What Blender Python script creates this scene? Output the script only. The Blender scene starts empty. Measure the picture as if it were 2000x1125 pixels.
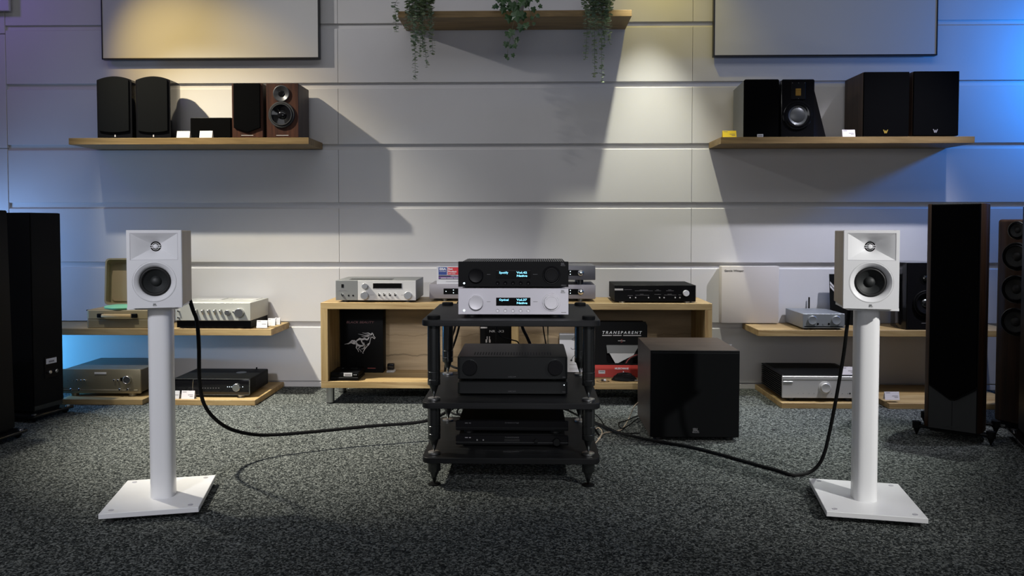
import bpy, bmesh, random
from math import *
from mathutils import Vector, Matrix

random.seed(7)
SC = bpy.context.scene
COL = SC.collection
PI = pi

# ------------------------------------------------------------------ camera
CAM_H = 1.0
FOC = 1500.0                 # focal length in pixels of the 2000 x 1125 frame
CX, CY = 1000.0, 490.0       # principal point
PITCH = radians(1.9)
YAW = atan(34 / 1500)
cd = bpy.data.cameras.new('camera')
cd.sensor_width = 36.0
cd.lens = FOC / 2000 * 36.0
cd.shift_y = -(562.5 - CY) / 2000
cd.clip_start = 0.05
cam = bpy.data.objects.new('camera', cd)
cam.location = (0, 0, CAM_H)
cam.rotation_euler = (PI / 2 - PITCH, 0, YAW)
COL.objects.link(cam)
SC.camera = cam

# ------------------------------------------------------------------ light and exposure
SC.view_settings.view_transform = 'Standard'
SC.view_settings.look = 'None'
SC.view_settings.exposure = 0.0
SC.view_settings.gamma = 1.0
SC.view_settings.use_curve_mapping = False

world = bpy.data.worlds.new('world')
SC.world = world
world.use_nodes = True
world.node_tree.nodes['Background'].inputs[0].default_value = (0.02, 0.022, 0.03, 1)
world.node_tree.nodes['Background'].inputs[1].default_value = 0.3


def spot(name, loc, target, energy, color, size_deg, blend, radius=0.03):
    d = bpy.data.lights.new(name, 'SPOT')
    d.energy = energy
    d.color = color
    d.spot_size = radians(size_deg)
    d.spot_blend = blend
    d.shadow_soft_size = radius
    o = bpy.data.objects.new(name, d)
    o.location = loc
    o.rotation_euler = (Vector(target) - Vector(loc)).to_track_quat('-Z', 'Y').to_euler()
    COL.objects.link(o)
    return o


def area(name, loc, target, energy, color, sx, sy):
    d = bpy.data.lights.new(name, 'AREA')
    d.shape = 'RECTANGLE'
    d.size, d.size_y = sx, sy
    d.energy = energy
    d.color = color
    o = bpy.data.objects.new(name, d)
    o.location = loc
    o.rotation_euler = (Vector(target) - Vector(loc)).to_track_quat('-Z', 'Y').to_euler()
    COL.objects.link(o)
    return o


# track spots that wash the back wall (white core, amber rim), with added fills among them
spot('track_spot_left', (-2.79, 3.60, 2.9), (-1.25, 4.7, 0.15), 276.7, (1.0, 0.985, 0.90), 56, 0.85, 0.025)
spot('track_spot_left_spill', (-2.79, 3.60, 2.9), (0.45, 4.7, 1.15), 71.5, (1.0, 0.97, 0.95), 62, 1.0, 0.025)
spot('track_spot_left_amber', (-2.79, 3.60, 2.92), (-1.92, 4.7, 1.75), 115.8, (1.0, 0.70, 0.18), 46, 1.0, 0.025)
spot('track_spot_left_floor', (-2.75, 3.55, 2.9), (-1.15, 3.75, 0.0), 977.1, (1.0, 0.94, 0.80), 47, 1.0, 0.06)
spot('track_spot_centre', (0.70, 4.20, 2.9), (0.72, 4.65, 0.5), 193.0, (1.0, 1.0, 0.86), 44, 0.9, 0.02)
spot('track_spot_centre_amber', (0.70, 4.20, 2.92), (0.85, 4.7, 2.0), 17.6, (1.0, 0.80, 0.12), 72, 1.0, 0.02)
spot('track_spot_right', (2.5, 3.5, 2.9), (1.65, 4.5, 0.2), 293.3, (0.88, 0.88, 1.0), 52, 0.9, 0.03)
spot('right_floor_fill', (2.3, 3.9, 2.9), (1.2, 3.65, 0.0), 330, (0.95, 1.0, 0.94), 36, 1.0, 0.03)  # added fill, no known fixture: brightens the carpet at the right rear
spot('track_spot_front_right', (3.6, -0.4, 2.9), (1.15, 2.75, 0.60), 782, (1.0, 0.99, 0.97), 22, 0.9, 0.06)
spot('front_left_fill', (-2.2, -1.6, 2.7), (-1.35, 2.7, 0.66), 440.5, (0.9, 0.91, 1.0), 26, 0.9, 0.25)  # unseen soft fill added to lift the left white speaker's front
spot('front_centre_fill', (0.3, -1.6, 2.7), (-0.05, 3.0, 0.70), 620.8, (0.94, 0.93, 1.0), 17, 0.9, 0.15)  # extra fill put in to brighten the receivers on the rack
# coloured accent lamps at both ends of the wall, outside the picture
spot('blue_lamp_right', (3.55, 4.25, 1.98), (2.9, 4.7, 1.85), 75.7, (0.0, 0.24, 1.0), 150, 1.0, 0.10)
spot('blue_lamp_left', (-3.6, 4.2, 0.85), (-2.6, 4.7, 0.85), 27.4, (0.25, 0.48, 1.0), 140, 1.0, 0.12)
spot('blue_lamp_left_low', (-3.5, 4.35, 0.24), (-2.4, 4.7, 0.24), 51.8, (0.10, 0.46, 1.0), 120, 1.0, 0.06)
spot('violet_lamp_left', (-3.6, 3.9, 2.6), (-2.9, 4.7, 2.1), 7.9, (0.32, 0.18, 1.0), 120, 1.0, 0.1)
# added area fill behind the camera for soft frontal light, not a window
area('frontal_fill', (0.2, -2.5, 1.75), (0.2, 4.7, 1.2), 40.4, (0.93, 0.94, 1.0), 4.4, 1.7)
# added ambient fill under the ceiling over the rear of the showroom
area('ceiling_fill', (0.0, 2.9, 3.2), (0.0, 2.9, 0), 24.3, (0.93, 0.94, 1.0), 5.5, 1.2)


# ------------------------------------------------------------------ pixel -> place
def ray(px, py):
    x = (px - CX) / FOC
    y = (CY - py) / FOC
    a = PI / 2 - PITCH
    Y = y * cos(a) + sin(a)
    Z = y * sin(a) - cos(a)
    return (x * cos(YAW) - Y * sin(YAW), x * sin(YAW) + Y * cos(YAW), Z)


def at(px, py, Y):
    r = ray(px, py)
    t = Y / r[1]
    return r[0] * t, CAM_H + r[2] * t


def onz(px, py, z=0.0):
    r = ray(px, py)
    t = (z - CAM_H) / r[2]
    return r[0] * t, r[1] * t


# ------------------------------------------------------------------ materials
MAT = {}


def mat(name, color, rough=0.5, metal=0.0, spec=0.5, bump=None, var=None, coat=0.0, emit=None, alpha=None, aniso=0.0):
    """var = (colour2, scale xyz, contrast lo, hi) procedural colour variation; bump = (scale xyz, strength)"""
    if name in MAT:
        return MAT[name]
    m = bpy.data.materials.new(name)
    m.use_nodes = True
    nt = m.node_tree
    b = nt.nodes['Principled BSDF']
    b.inputs['Base Color'].default_value = (*color, 1)
    b.inputs['Roughness'].default_value = rough
    b.inputs['Metallic'].default_value = metal
    b.inputs['Specular IOR Level'].default_value = spec
    b.inputs['Coat Weight'].default_value = coat
    if aniso:
        b.inputs['Anisotropic'].default_value = aniso
    if emit:
        b.inputs['Emission Color'].default_value = (*emit[0], 1)
        b.inputs['Emission Strength'].default_value = emit[1]
    if alpha is not None:
        b.inputs['Alpha'].default_value = alpha
    tc = nt.nodes.new('ShaderNodeTexCoord')

    def noise(scale, detail=4.0):
        mp = nt.nodes.new('ShaderNodeMapping')
        mp.inputs['Scale'].default_value = scale
        nt.links.new(tc.outputs['Object'], mp.inputs['Vector'])
        n = nt.nodes.new('ShaderNodeTexNoise')
        n.inputs['Scale'].default_value = 1.0
        n.inputs['Detail'].default_value = detail
        nt.links.new(mp.outputs[0], n.inputs['Vector'])
        return n
    if var:
        c2, sc, lo, hi = var
        n = noise(sc)
        r = nt.nodes.new('ShaderNodeValToRGB')
        r.color_ramp.elements[0].position = lo
        r.color_ramp.elements[0].color = (*color, 1)
        r.color_ramp.elements[1].position = hi
        r.color_ramp.elements[1].color = (*c2, 1)
        nt.links.new(n.outputs['Fac'], r.inputs['Fac'])
        nt.links.new(r.outputs['Color'], b.inputs['Base Color'])
    if bump:
        sc, st = bump
        n = noise(sc, 3.0)
        bp = nt.nodes.new('ShaderNodeBump')
        bp.inputs['Strength'].default_value = st
        bp.inputs['Distance'].default_value = 0.002
        nt.links.new(n.outputs['Fac'], bp.inputs['Height'])
        nt.links.new(bp.outputs[0], b.inputs['Normal'])
    MAT[name] = m
    return m


def carpet_mat():
    m = bpy.data.materials.new('grey_loop_carpet')
    m.use_nodes = True
    nt = m.node_tree
    b = nt.nodes['Principled BSDF']
    b.inputs['Roughness'].default_value = 0.95
    b.inputs['Specular IOR Level'].default_value = 0.1
    tc = nt.nodes.new('ShaderNodeTexCoord')
    warp = nt.nodes.new('ShaderNodeTexNoise')
    warp.inputs['Scale'].default_value = 55
    nt.links.new(tc.outputs['Object'], warp.inputs['Vector'])
    mix = nt.nodes.new('ShaderNodeMixRGB')
    mix.inputs['Fac'].default_value = 0.012
    nt.links.new(tc.outputs['Object'], mix.inputs['Color1'])
    nt.links.new(warp.outputs['Color'], mix.inputs['Color2'])
    v = nt.nodes.new('ShaderNodeTexVoronoi')
    v.inputs['Scale'].default_value = 190
    nt.links.new(mix.outputs[0], v.inputs['Vector'])
    sep = nt.nodes.new('ShaderNodeSeparateColor')
    nt.links.new(v.outputs['Color'], sep.inputs[0])
    n2 = nt.nodes.new('ShaderNodeTexNoise')
    n2.inputs['Scale'].default_value = 70
    n2.inputs['Detail'].default_value = 3
    nt.links.new(tc.outputs['Object'], n2.inputs['Vector'])
    add = nt.nodes.new('ShaderNodeMath')
    add.operation = 'ADD'
    nt.links.new(sep.outputs[0], add.inputs[0])
    nt.links.new(n2.outputs['Fac'], add.inputs[1])
    r = nt.nodes.new('ShaderNodeValToRGB')
    e = r.color_ramp.elements
    e[0].position = 0.45
    e[0].color = (0.015, 0.018, 0.018, 1)
    e[1].position = 1.0
    e[1].color = (0.072, 0.079, 0.075, 1)
    x = r.color_ramp.elements.new(1.0)
    e[-1].position = 1.0
    e[-1].color = (0.22, 0.235, 0.22, 1)
    e[1].position = 0.78
    hv = nt.nodes.new('ShaderNodeMath')
    hv.operation = 'MULTIPLY'
    hv.inputs[1].default_value = 0.72
    nt.links.new(add.outputs[0], hv.inputs[0])
    nt.links.new(hv.outputs[0], r.inputs['Fac'])
    nt.links.new(r.outputs[0], b.inputs['Base Color'])
    bp = nt.nodes.new('ShaderNodeBump')
    bp.inputs['Strength'].default_value = 0.9
    bp.inputs['Distance'].default_value = 0.006
    inv = nt.nodes.new('ShaderNodeMath')
    inv.operation = 'SUBTRACT'
    inv.inputs[0].default_value = 1.0
    nt.links.new(v.outputs['Distance'], inv.inputs[1])
    nt.links.new(inv.outputs[0], bp.inputs['Height'])
    nt.links.new(bp.outputs[0], b.inputs['Normal'])
    return m


def wood_mat(name, c1, c2, c3, scale, rough=0.5, crack=False):
    m = bpy.data.materials.new(name)
    m.use_nodes = True
    nt = m.node_tree
    b = nt.nodes['Principled BSDF']
    b.inputs['Roughness'].default_value = rough
    b.inputs['Specular IOR Level'].default_value = 0.35
    tc = nt.nodes.new('ShaderNodeTexCoord')
    mp = nt.nodes.new('ShaderNodeMapping')
    mp.inputs['Scale'].default_value = scale
    nt.links.new(tc.outputs['Object'], mp.inputs['Vector'])
    n = nt.nodes.new('ShaderNodeTexNoise')
    n.inputs['Scale'].default_value = 1.0
    n.inputs['Detail'].default_value = 6
    n.inputs['Roughness'].default_value = 0.65
    n.inputs['Distortion'].default_value = 0.7
    nt.links.new(mp.outputs[0], n.inputs['Vector'])
    r = nt.nodes.new('ShaderNodeValToRGB')
    e = r.color_ramp.elements
    e[0].position, e[0].color = 0.30, (*c1, 1)
    e[1].position, e[1].color = 0.72, (*c3, 1)
    x = e.new(0.5)
    x.color = (*c2, 1)
    nt.links.new(n.outputs['Fac'], r.inputs['Fac'])
    out = r.outputs[0]
    if crack:
        sp = nt.nodes.new('ShaderNodeSeparateXYZ')
        nt.links.new(tc.outputs['Object'], sp.inputs[0])
        mp2 = nt.nodes.new('ShaderNodeMapping')
        mp2.inputs['Scale'].default_value = (6, 1, 2)
        nt.links.new(tc.outputs['Object'], mp2.inputs['Vector'])
        n3 = nt.nodes.new('ShaderNodeTexNoise')
        n3.inputs['Scale'].default_value = 1.0
        n3.inputs['Detail'].default_value = 4
        nt.links.new(mp2.outputs[0], n3.inputs['Vector'])
        ma = nt.nodes.new('ShaderNodeMath')
        ma.operation = 'MULTIPLY_ADD'
        ma.inputs[1].default_value = 0.09
        nt.links.new(n3.outputs['Fac'], ma.inputs[0])
        nt.links.new(sp.outputs['Z'], ma.inputs[2])
        rr = nt.nodes.new('ShaderNodeValToRGB')
        q = rr.color_ramp.elements
        q[0].position, q[0].color = 0.0, (1, 1, 1, 1)
        q[1].position, q[1].color = 1.0, (1, 1, 1, 1)
        for ps, v in ((0.165, 1.0), (0.170, 0.28), (0.174, 1.0), (0.290, 1.0), (0.294, 0.62), (0.298, 1.0)):
            y = q.new(ps)
            y.color = (v, v * .95, v * .88 if v < 1 else 1, 1) if v < 1 else (1, 1, 1, 1)
        nt.links.new(ma.outputs[0], rr.inputs['Fac'])
        mx = nt.nodes.new('ShaderNodeMixRGB')
        mx.blend_type = 'MULTIPLY'
        mx.inputs['Fac'].default_value = 1
        nt.links.new(out, mx.inputs['Color1'])
        nt.links.new(rr.outputs[0], mx.inputs['Color2'])
        out = mx.outputs[0]
    nt.links.new(out, b.inputs['Base Color'])
    bp = nt.nodes.new('ShaderNodeBump')
    bp.inputs['Strength'].default_value = 0.15
    bp.inputs['Distance'].default_value = 0.002
    nt.links.new(n.outputs['Fac'], bp.inputs['Height'])
    nt.links.new(bp.outputs[0], b.inputs['Normal'])
    MAT[name] = m
    return m


HORN = mat('dark_tweeter_horn', (0.03, 0.03, 0.03), 0.35)
WALL = mat('matt_wall_paint', (0.60, 0.59, 0.585), 0.6, var=((0.56, 0.55, 0.545), (1.6, 1.6, 1.6), 0.35, 0.7), bump=((260, 260, 260), 0.12))
CEIL = mat('dark_ceiling_paint', (0.10, 0.10, 0.105), 0.9)
DARKWALL = mat('grey_side_wall_paint', (0.16, 0.16, 0.17), 0.8)
CARPET = carpet_mat()
OAK = wood_mat('oak_laminate', (0.22, 0.125, 0.045), (0.35, 0.245, 0.11), (0.46, 0.335, 0.165), (1.6, 26, 26), 0.5)
OAKS = wood_mat('oak_shelf_veneer', (0.13, 0.080, 0.028), (0.215, 0.140, 0.055), (0.29, 0.195, 0.085), (1.6, 26, 26), 0.5)
OAKV = wood_mat('oak_laminate_upright', (0.22, 0.125, 0.045), (0.35, 0.245, 0.11), (0.46, 0.335, 0.165), (26, 26, 1.6), 0.5)
OAKC = wood_mat('cracked_oak_laminate', (0.19, 0.135, 0.072), (0.28, 0.205, 0.115), (0.36, 0.27, 0.16), (1.3, 14, 14), 0.55, crack=True)
WALNUT = wood_mat('walnut_veneer', (0.018, 0.006, 0.003), (0.045, 0.015, 0.007), (0.080, 0.028, 0.013), (50, 50, 2.2), 0.4)
DWALNUT = wood_mat('dark_walnut_veneer', (0.026, 0.015, 0.010), (0.05, 0.030, 0.020), (0.08, 0.05, 0.034), (60, 60, 2.5), 0.5)
TWALNUT = wood_mat('dim_walnut_veneer', (0.012, 0.005, 0.002), (0.028, 0.011, 0.004), (0.046, 0.020, 0.008), (50, 50, 2.2), 0.5)
ESPRESSO = wood_mat('espresso_vinyl', (0.040, 0.028, 0.021), (0.055, 0.040, 0.031), (0.075, 0.055, 0.043), (3, 40, 40), 0.42)
PALEWOOD = wood_mat('pale_wood_vinyl', (0.46, 0.37, 0.26), (0.52, 0.43, 0.31), (0.58, 0.48, 0.35), (40, 40, 2.0), 0.5)
WHITE = mat('white_satin_lacquer', (0.78, 0.78, 0.79), 0.38)
WHITEGLOSS = mat('white_powder_coat', (0.85, 0.85, 0.85), 0.28)
BLACK = mat('black_satin', (0.0035, 0.0035, 0.004), 0.42, spec=0.10)
BLACKM = mat('black_matt_metal', (0.0045, 0.0048, 0.005), 0.55, spec=0.08, bump=((600, 600, 600), 0.05))
SATINLID = mat('satin_black_lid', (0.006, 0.0066, 0.0066), 0.4, spec=0.22)
BLACKG = mat('black_piano_gloss', (0.006, 0.006, 0.007), 0.10, spec=0.5)
SHELFBLK = mat('black_ash_board', (0.004, 0.0043, 0.0046), 0.5, spec=0.22, var=((0.008, 0.0085, 0.009), (3, 60, 60), 0.4, 0.65))
GRILLE = mat('black_grille_cloth', (0.0022, 0.0022, 0.0024), 0.95, spec=0.03, bump=((900, 900, 900), 0.2))
GRILLEG = mat('charcoal_grille_cloth', (0.0058, 0.0062, 0.0066), 0.95, spec=0.03, bump=((900, 900, 900), 0.2))
RUBBER = mat('black_rubber', (0.012, 0.012, 0.012), 0.6)
CONE = mat('black_paper_cone', (0.016, 0.018, 0.018), 0.55)
CHROME = mat('polished_chrome', (0.75, 0.75, 0.76), 0.12, 1.0)
STEEL = mat('brushed_steel', (0.50, 0.50, 0.49), 0.32, 1.0)
GUNMETAL = mat('gunmetal_tube', (0.105, 0.11, 0.11), 0.24, 0.95)
SILVER = mat('silver_anodised_aluminium', (0.52, 0.51, 0.49), 0.45, 0.35, bump=((8, 500, 500), 0.06))
SILVERL = mat('pale_lavender_silver', (0.50, 0.49, 0.52), 0.5, 0.15)
CREAMSILVER = mat('warm_silver_aluminium', (0.50, 0.50, 0.45), 0.4, 0.3)
GREYALU = mat('grey_anodised_aluminium', (0.30, 0.32, 0.33), 0.42, 0.5)
MIDGREY = mat('smoke_grey_panel', (0.18, 0.185, 0.18), 0.45, 0.3)
COMPGREY = mat('slate_grey_metal', (0.20, 0.19, 0.205), 0.45, 0.35)
COMPGREYD = mat('dark_slate_grey_metal', (0.115, 0.115, 0.13), 0.45, 0.35)
CHAMP = mat('champagne_aluminium', (0.28, 0.245, 0.165), 0.36, 0.55, bump=((400, 6, 6), 0.06))
CHAMPD = mat('dark_champagne_lid', (0.14, 0.125, 0.095), 0.4, 0.4)
PAPER = mat('white_card', (0.55, 0.55, 0.57), 0.6)
PINKPAPER = mat('pinkish_white_card', (0.70, 0.66, 0.68), 0.6)
YELLOW = mat('yellow_card', (0.85, 0.60, 0.02), 0.55)
INK = mat('grey_print', (0.20, 0.19, 0.20), 0.7)
BLKINK = mat('black_print', (0.03, 0.03, 0.03), 0.7)
DIMINK = mat('dim_grey_print', (0.055, 0.055, 0.058), 0.6)
REDINK = mat('dull_red_print', (0.23, 0.045, 0.04), 0.6)
PINKINK = mat('faded_pink_print', (0.15, 0.06, 0.06), 0.6)
SILVINK = mat('silver_print', (0.55, 0.53, 0.52), 0.45)
WHITEINK = mat('white_print', (0.72, 0.73, 0.75), 0.6)
BLUEINK = mat('navy_blue_print', (0.015, 0.045, 0.22), 0.5)
RED = mat('signal_red_print', (0.55, 0.02, 0.03), 0.5)
REDBOX = mat('red_card_box', (0.42, 0.035, 0.025), 0.5)
PURPLE = mat('purple_print', (0.14, 0.07, 0.22), 0.5)
NAVY = mat('dark_navy_print', (0.02, 0.015, 0.06), 0.5)
GOLD = mat('gold_foil', (0.75, 0.50, 0.10), 0.35, 0.7)
CANVAS = mat('grey_fabric_panel', (0.55, 0.545, 0.53), 0.85, spec=0.2, bump=((700, 700, 700), 0.25))
FRAME = mat('dark_aluminium_frame', (0.020, 0.020, 0.021), 0.4, 0.3)
CREAMBOX = mat('cream_fabric_board', (0.55, 0.51, 0.46), 0.8, bump=((700, 700, 700), 0.2))
OLIVE = mat('olive_tan_leatherette', (0.30, 0.24, 0.125), 0.6, bump=((500, 500, 500), 0.2))
OLIVED = mat('dark_olive_leatherette', (0.21, 0.17, 0.09), 0.6, bump=((500, 500, 500), 0.2))
TAN = mat('tan_lining', (0.32, 0.235, 0.13), 0.8)
TANHANDLE = mat('tan_handle_leather', (0.60, 0.42, 0.20), 0.5)
FELT = mat('mint_green_felt', (0.20, 0.55, 0.33), 0.9)
LEAF = mat('grey_green_leaf', (0.17, 0.23, 0.12), 0.4, var=((0.36, 0.42, 0.27), (60, 60, 60), 0.4, 0.65))
IVYLEAF = mat('dark_ivy_leaf', (0.018, 0.050, 0.014), 0.4, var=((0.035, 0.10, 0.02), (40, 40, 40), 0.4, 0.7))
STEM = mat('green_stem', (0.08, 0.10, 0.05), 0.6)
POT = mat('grey_ceramic_pot', (0.25, 0.25, 0.24), 0.5)
CYAN = mat('cyan_display_glow', (0.02, 0.05, 0.06), 0.5, emit=((0.25, 0.75, 1.0), 1.6))
LED = mat('white_led', (0.2, 0.2, 0.2), 0.5, emit=((0.75, 0.92, 1.0), 2.2))
DISPLAY = mat('black_display_glass', (0.003, 0.003, 0.003), 0.15)
CABLE = mat('black_cable_jacket', (0.006, 0.006, 0.006), 0.6, spec=0.12)
BEIGECABLE = mat('beige_cable_jacket', (0.42, 0.34, 0.25), 0.5)
TURNEDGOLD = mat('amber_ribbon_foil', (0.42, 0.24, 0.04), 0.4, 0.6)
CLEAR = mat('clear_acrylic', (0.85, 0.87, 0.88), 0.08, alpha=0.25)
GREYCONE = mat('grey_aluminium_cone', (0.11, 0.115, 0.12), 0.35, 0.6)
WINDOWGREY = mat('pale_inner_tray', (0.45, 0.45, 0.44), 0.7)


# ------------------------------------------------------------------ mesh helpers
class MB:
    def __init__(s):
        s.bm = bmesh.new()

    def _bev(s, verts, b, seg):
        if b > 0:
            es = set()
            for v in verts:
                for e in v.link_edges:
                    es.add(e)
            bmesh.ops.bevel(s.bm, geom=list(es), offset=b, segments=seg, profile=0.5, affect='EDGES')

    def box(s, x0, x1, y0, y1, z0, z1, b=0.0, seg=1):
        r = bmesh.ops.create_cube(s.bm, size=1)
        for v in r['verts']:
            v.co = Vector((x0 + (v.co.x + .5) * (x1 - x0), y0 + (v.co.y + .5) * (y1 - y0), z0 + (v.co.z + .5) * (z1 - z0)))
        s._bev(r['verts'], b, seg)
        return s

    def prism(s, pts, plane, d0, d1, b=0.0, seg=1, front_scale=None):
        """closed outline pts in 'xz' (extruded along y), 'xy' (along z) or 'yz' (along x)"""
        def P(p, d):
            if plane == 'xz':
                return (p[0], d, p[1])
            if plane == 'xy':
                return (p[0], p[1], d)
            return (d, p[0], p[1])
        a = [s.bm.verts.new(P(p, d0)) for p in pts]
        c = [s.bm.verts.new(P(p, d1)) for p in pts]
        n = len(pts)
        fs = [s.bm.faces.new(a), s.bm.faces.new(list(reversed(c)))]
        for i in range(n):
            fs.append(s.bm.faces.new((a[i], c[i], c[(i + 1) % n], a[(i + 1) % n])))
        bmesh.ops.recalc_face_normals(s.bm, faces=fs)
        s._bev(a + c, b, seg)
        return s

    def lathe(s, prof, c, axis='z', seg=28):
        """prof = [(radius, height)] turned about an axis through c; height along +z, or towards the viewer (-y) for axis 'f', along +x for 'x'"""
        rings = []
        for (r, h) in prof:
            ring = []
            if r < 1e-6:
                pts = [(0, 0)]
            else:
                pts = [(r * cos(2 * PI * k / seg), r * sin(2 * PI * k / seg)) for k in range(seg)]
            for (u, v) in pts:
                if axis == 'z':
                    co = (c[0] + u, c[1] + v, c[2] + h)
                elif axis == 'f':
                    co = (c[0] + u, c[1] - h, c[2] + v)
                else:
                    co = (c[0] + h, c[1] + u, c[2] + v)
                ring.append(s.bm.verts.new(co))
            rings.append(ring)
        fs = []
        for i in range(len(rings) - 1):
            A, B = rings[i], rings[i + 1]
            for k in range(seg):
                k2 = (k + 1) % seg
                if len(A) == 1 and len(B) == 1:
                    continue
                if len(A) == 1:
                    fs.append(s.bm.faces.new((A[0], B[k], B[k2])))
                elif len(B) == 1:
                    fs.append(s.bm.faces.new((A[k], B[0], A[k2])))
                else:
                    fs.append(s.bm.faces.new((A[k], B[k], B[k2], A[k2])))
        bmesh.ops.recalc_face_normals(s.bm, faces=fs)
        return s

    def cyl(s, c, r, h, axis='z', seg=24, b=0.0):
        if b:
            return s.lathe([(0, 0), (r - b, 0), (r, b), (r, h - b), (r - b, h), (0, h)], c, axis, seg)
        return s.lathe([(0, 0), (r, 0), (r, h), (0, h)], c, axis, seg)

    def tube(s, pts, r, seg=8, sub=6, closed=False):
        P = [Vector(p) for p in pts]
        if sub > 1 and len(P) > 2:
            Q = []
            n = len(P)
            rng = n if closed else n - 1
            for i in range(rng):
                if closed:
                    p0, p1, p2, p3 = P[(i - 1) % n], P[i], P[(i + 1) % n], P[(i + 2) % n]
                else:
                    p0 = P[i - 1] if i else P[0] * 2 - P[1]
                    p1, p2 = P[i], P[i + 1]
                    p3 = P[i + 2] if i + 2 < n else P[-1] * 2 - P[-2]
                for k in range(sub):
                    t = k / sub
                    Q.append(0.5 * ((2 * p1) + (p2 - p0) * t + (2 * p0 - 5 * p1 + 4 * p2 - p3) * t * t + (3 * p1 - p0 - 3 * p2 + p3) * t ** 3))
            if not closed:
                Q.append(P[-1])
            P = Q
        n = len(P)
        rings = []
        up = Vector((0.123, 0.456, 0.88)).normalized()
        for i in range(n):
            if closed:
                d = P[(i + 1) % n] - P[i - 1]
            else:
                d = P[min(i + 1, n - 1)] - P[max(i - 1, 0)]
            if d.length < 1e-9:
                d = Vector((0, 0, 1))
            d.normalize()
            a = d.cross(up)
            if a.length < 1e-3:
                a = d.cross(Vector((1, 0, 0)))
            a.normalize()
            up = a.cross(d).normalized()
            rr = r[i] if isinstance(r, (list, tuple)) else r
            rings.append([s.bm.verts.new(P[i] + a * rr * cos(2 * PI * k / seg) + up * rr * sin(2 * PI * k / seg)) for k in range(seg)])
        m = n if closed else n - 1
        fs = []
        for i in range(m):
            A, B = rings[i], rings[(i + 1) % n]
            for k in range(seg):
                fs.append(s.bm.faces.new((A[k], A[(k + 1) % seg], B[(k + 1) % seg], B[k])))
        if not closed:
            fs.append(s.bm.faces.new(rings[0]))
            fs.append(s.bm.faces.new(rings[-1]))
        bmesh.ops.recalc_face_normals(s.bm, faces=fs)
        return s

    def poly(s, pts):
        s.bm.faces.new([s.bm.verts.new(p) for p in pts])
        return s


def link(name, mb, m, parent=None, label=None, smooth=32):
    me = bpy.data.meshes.new(name)
    mb.bm.to_mesh(me)
    mb.bm.free()
    me.materials.append(m)
    if smooth:
        for p in me.polygons:
            p.use_smooth = True
        me.set_sharp_from_angle(angle=radians(smooth))
    o = bpy.data.objects.new(name, me)
    COL.objects.link(o)
    if parent:
        o.parent = parent
    if label:
        o['label'] = label
    return o


part = link


def thing(name, label, cat, loc=(0, 0, 0), rz=0.0, group=None):
    o = bpy.data.objects.new(name, None)
    o.empty_display_size = 0.05
    o.location = loc
    o.rotation_euler = (0, 0, rz)
    COL.objects.link(o)
    o['label'] = label
    o['category'] = cat
    if group:
        o['group'] = group
    return o


def tag(o, label, cat, group=None):
    o['label'] = label
    o['category'] = cat
    if group:
        o['group'] = group
    return o


def struct(o):
    o['kind'] = 'structure'
    return o


def text(s, size, x, z, y, m, parent, align='CENTER', name='lettering', bold=0.0, shear=0.0, spacing=1.0, width=None, rot=None):
    cu = bpy.data.curves.new('txt', 'FONT')
    cu.body = s
    cu.size = size
    cu.align_x = align
    cu.align_y = 'CENTER'
    cu.offset = bold
    cu.shear = shear
    cu.space_character = spacing
    cu.extrude = 0.0004
    cu.resolution_u = 3
    o = bpy.data.objects.new('txt', cu)
    COL.objects.link(o)
    bpy.context.view_layer.update()
    me = bpy.data.meshes.new_from_object(o.evaluated_get(bpy.context.evaluated_depsgraph_get()))
    bpy.data.objects.remove(o)
    bpy.data.curves.remove(cu)
    if width and len(me.vertices):
        xs = [v.co.x for v in me.vertices]
        f = width / (max(xs) - min(xs))
        for v in me.vertices:
            v.co.x *= f
    for v in me.vertices:
        a, b, c = v.co
        v.co = (x + a, y - c - 0.0003, z + b)
    me.materials.clear()
    me.materials.append(m)
    t = bpy.data.objects.new(name, me)
    COL.objects.link(t)
    t.parent = parent
    return t


def face_on(W, H, y=0.0):
    pass


def copy_tree(o, parent=None):
    c = o.copy()
    COL.objects.link(c)
    if parent:
        c.parent = parent
    for ch in list(o.children):
        copy_tree(ch, c)
    return c


class Dev:
    """a thing whose front plane stands at depth Y and fills the picture from pixel xl..xr, yt..yb; local origin = bottom front centre, back is +y"""
    def __init__(s, name, label, cat, xl, xr, yt, yb, Y, group=None):
        ym = (yt + yb) / 2
        x0 = at(xl, ym, Y)[0]
        x1 = at(xr, ym, Y)[0]
        xm = (xl + xr) / 2
        s.zb = at(xm, yb, Y)[1]
        s.zt = at(xm, yt, Y)[1]
        s.cx = (x0 + x1) / 2
        s.W = x1 - x0
        s.H = s.zt - s.zb
        s.Y = Y
        s.t = thing(name, label, cat, (s.cx, Y, s.zb), 0, group)

    def p(s, px, py):
        X, Z = at(px, py, s.Y)
        return X - s.cx, Z - s.zb

    def k(s, px):
        return px * s.Y / FOC


# ------------------------------------------------------------------ the room
WY = 4.70          # face of the back wall
RX0, RX1, RY0, ZC = -4.3, 4.3, -2.6, 3.25

fl = struct(link('floor', MB().box(RX0, RX1, RY0, WY + 0.1, -0.08, 0.0), CARPET, smooth=0))
ce = struct(link('ceiling', MB().box(RX0 - .2, RX1 + .2, RY0 - .2, WY + 0.2, ZC, ZC + 0.1), CEIL, smooth=0))
struct(link('wall_left', MB().box(RX0 - 0.1, RX0, RY0, WY + 0.1, 0, ZC), DARKWALL, smooth=0))
struct(link('wall_right', MB().box(RX1, RX1 + 0.1, RY0, WY + 0.1, 0, ZC), DARKWALL, smooth=0))
struct(link('wall_front', MB().box(RX0 - 0.1, RX1 + 0.1, RY0 - 0.1, RY0, 0, ZC), DARKWALL, smooth=0))

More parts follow.
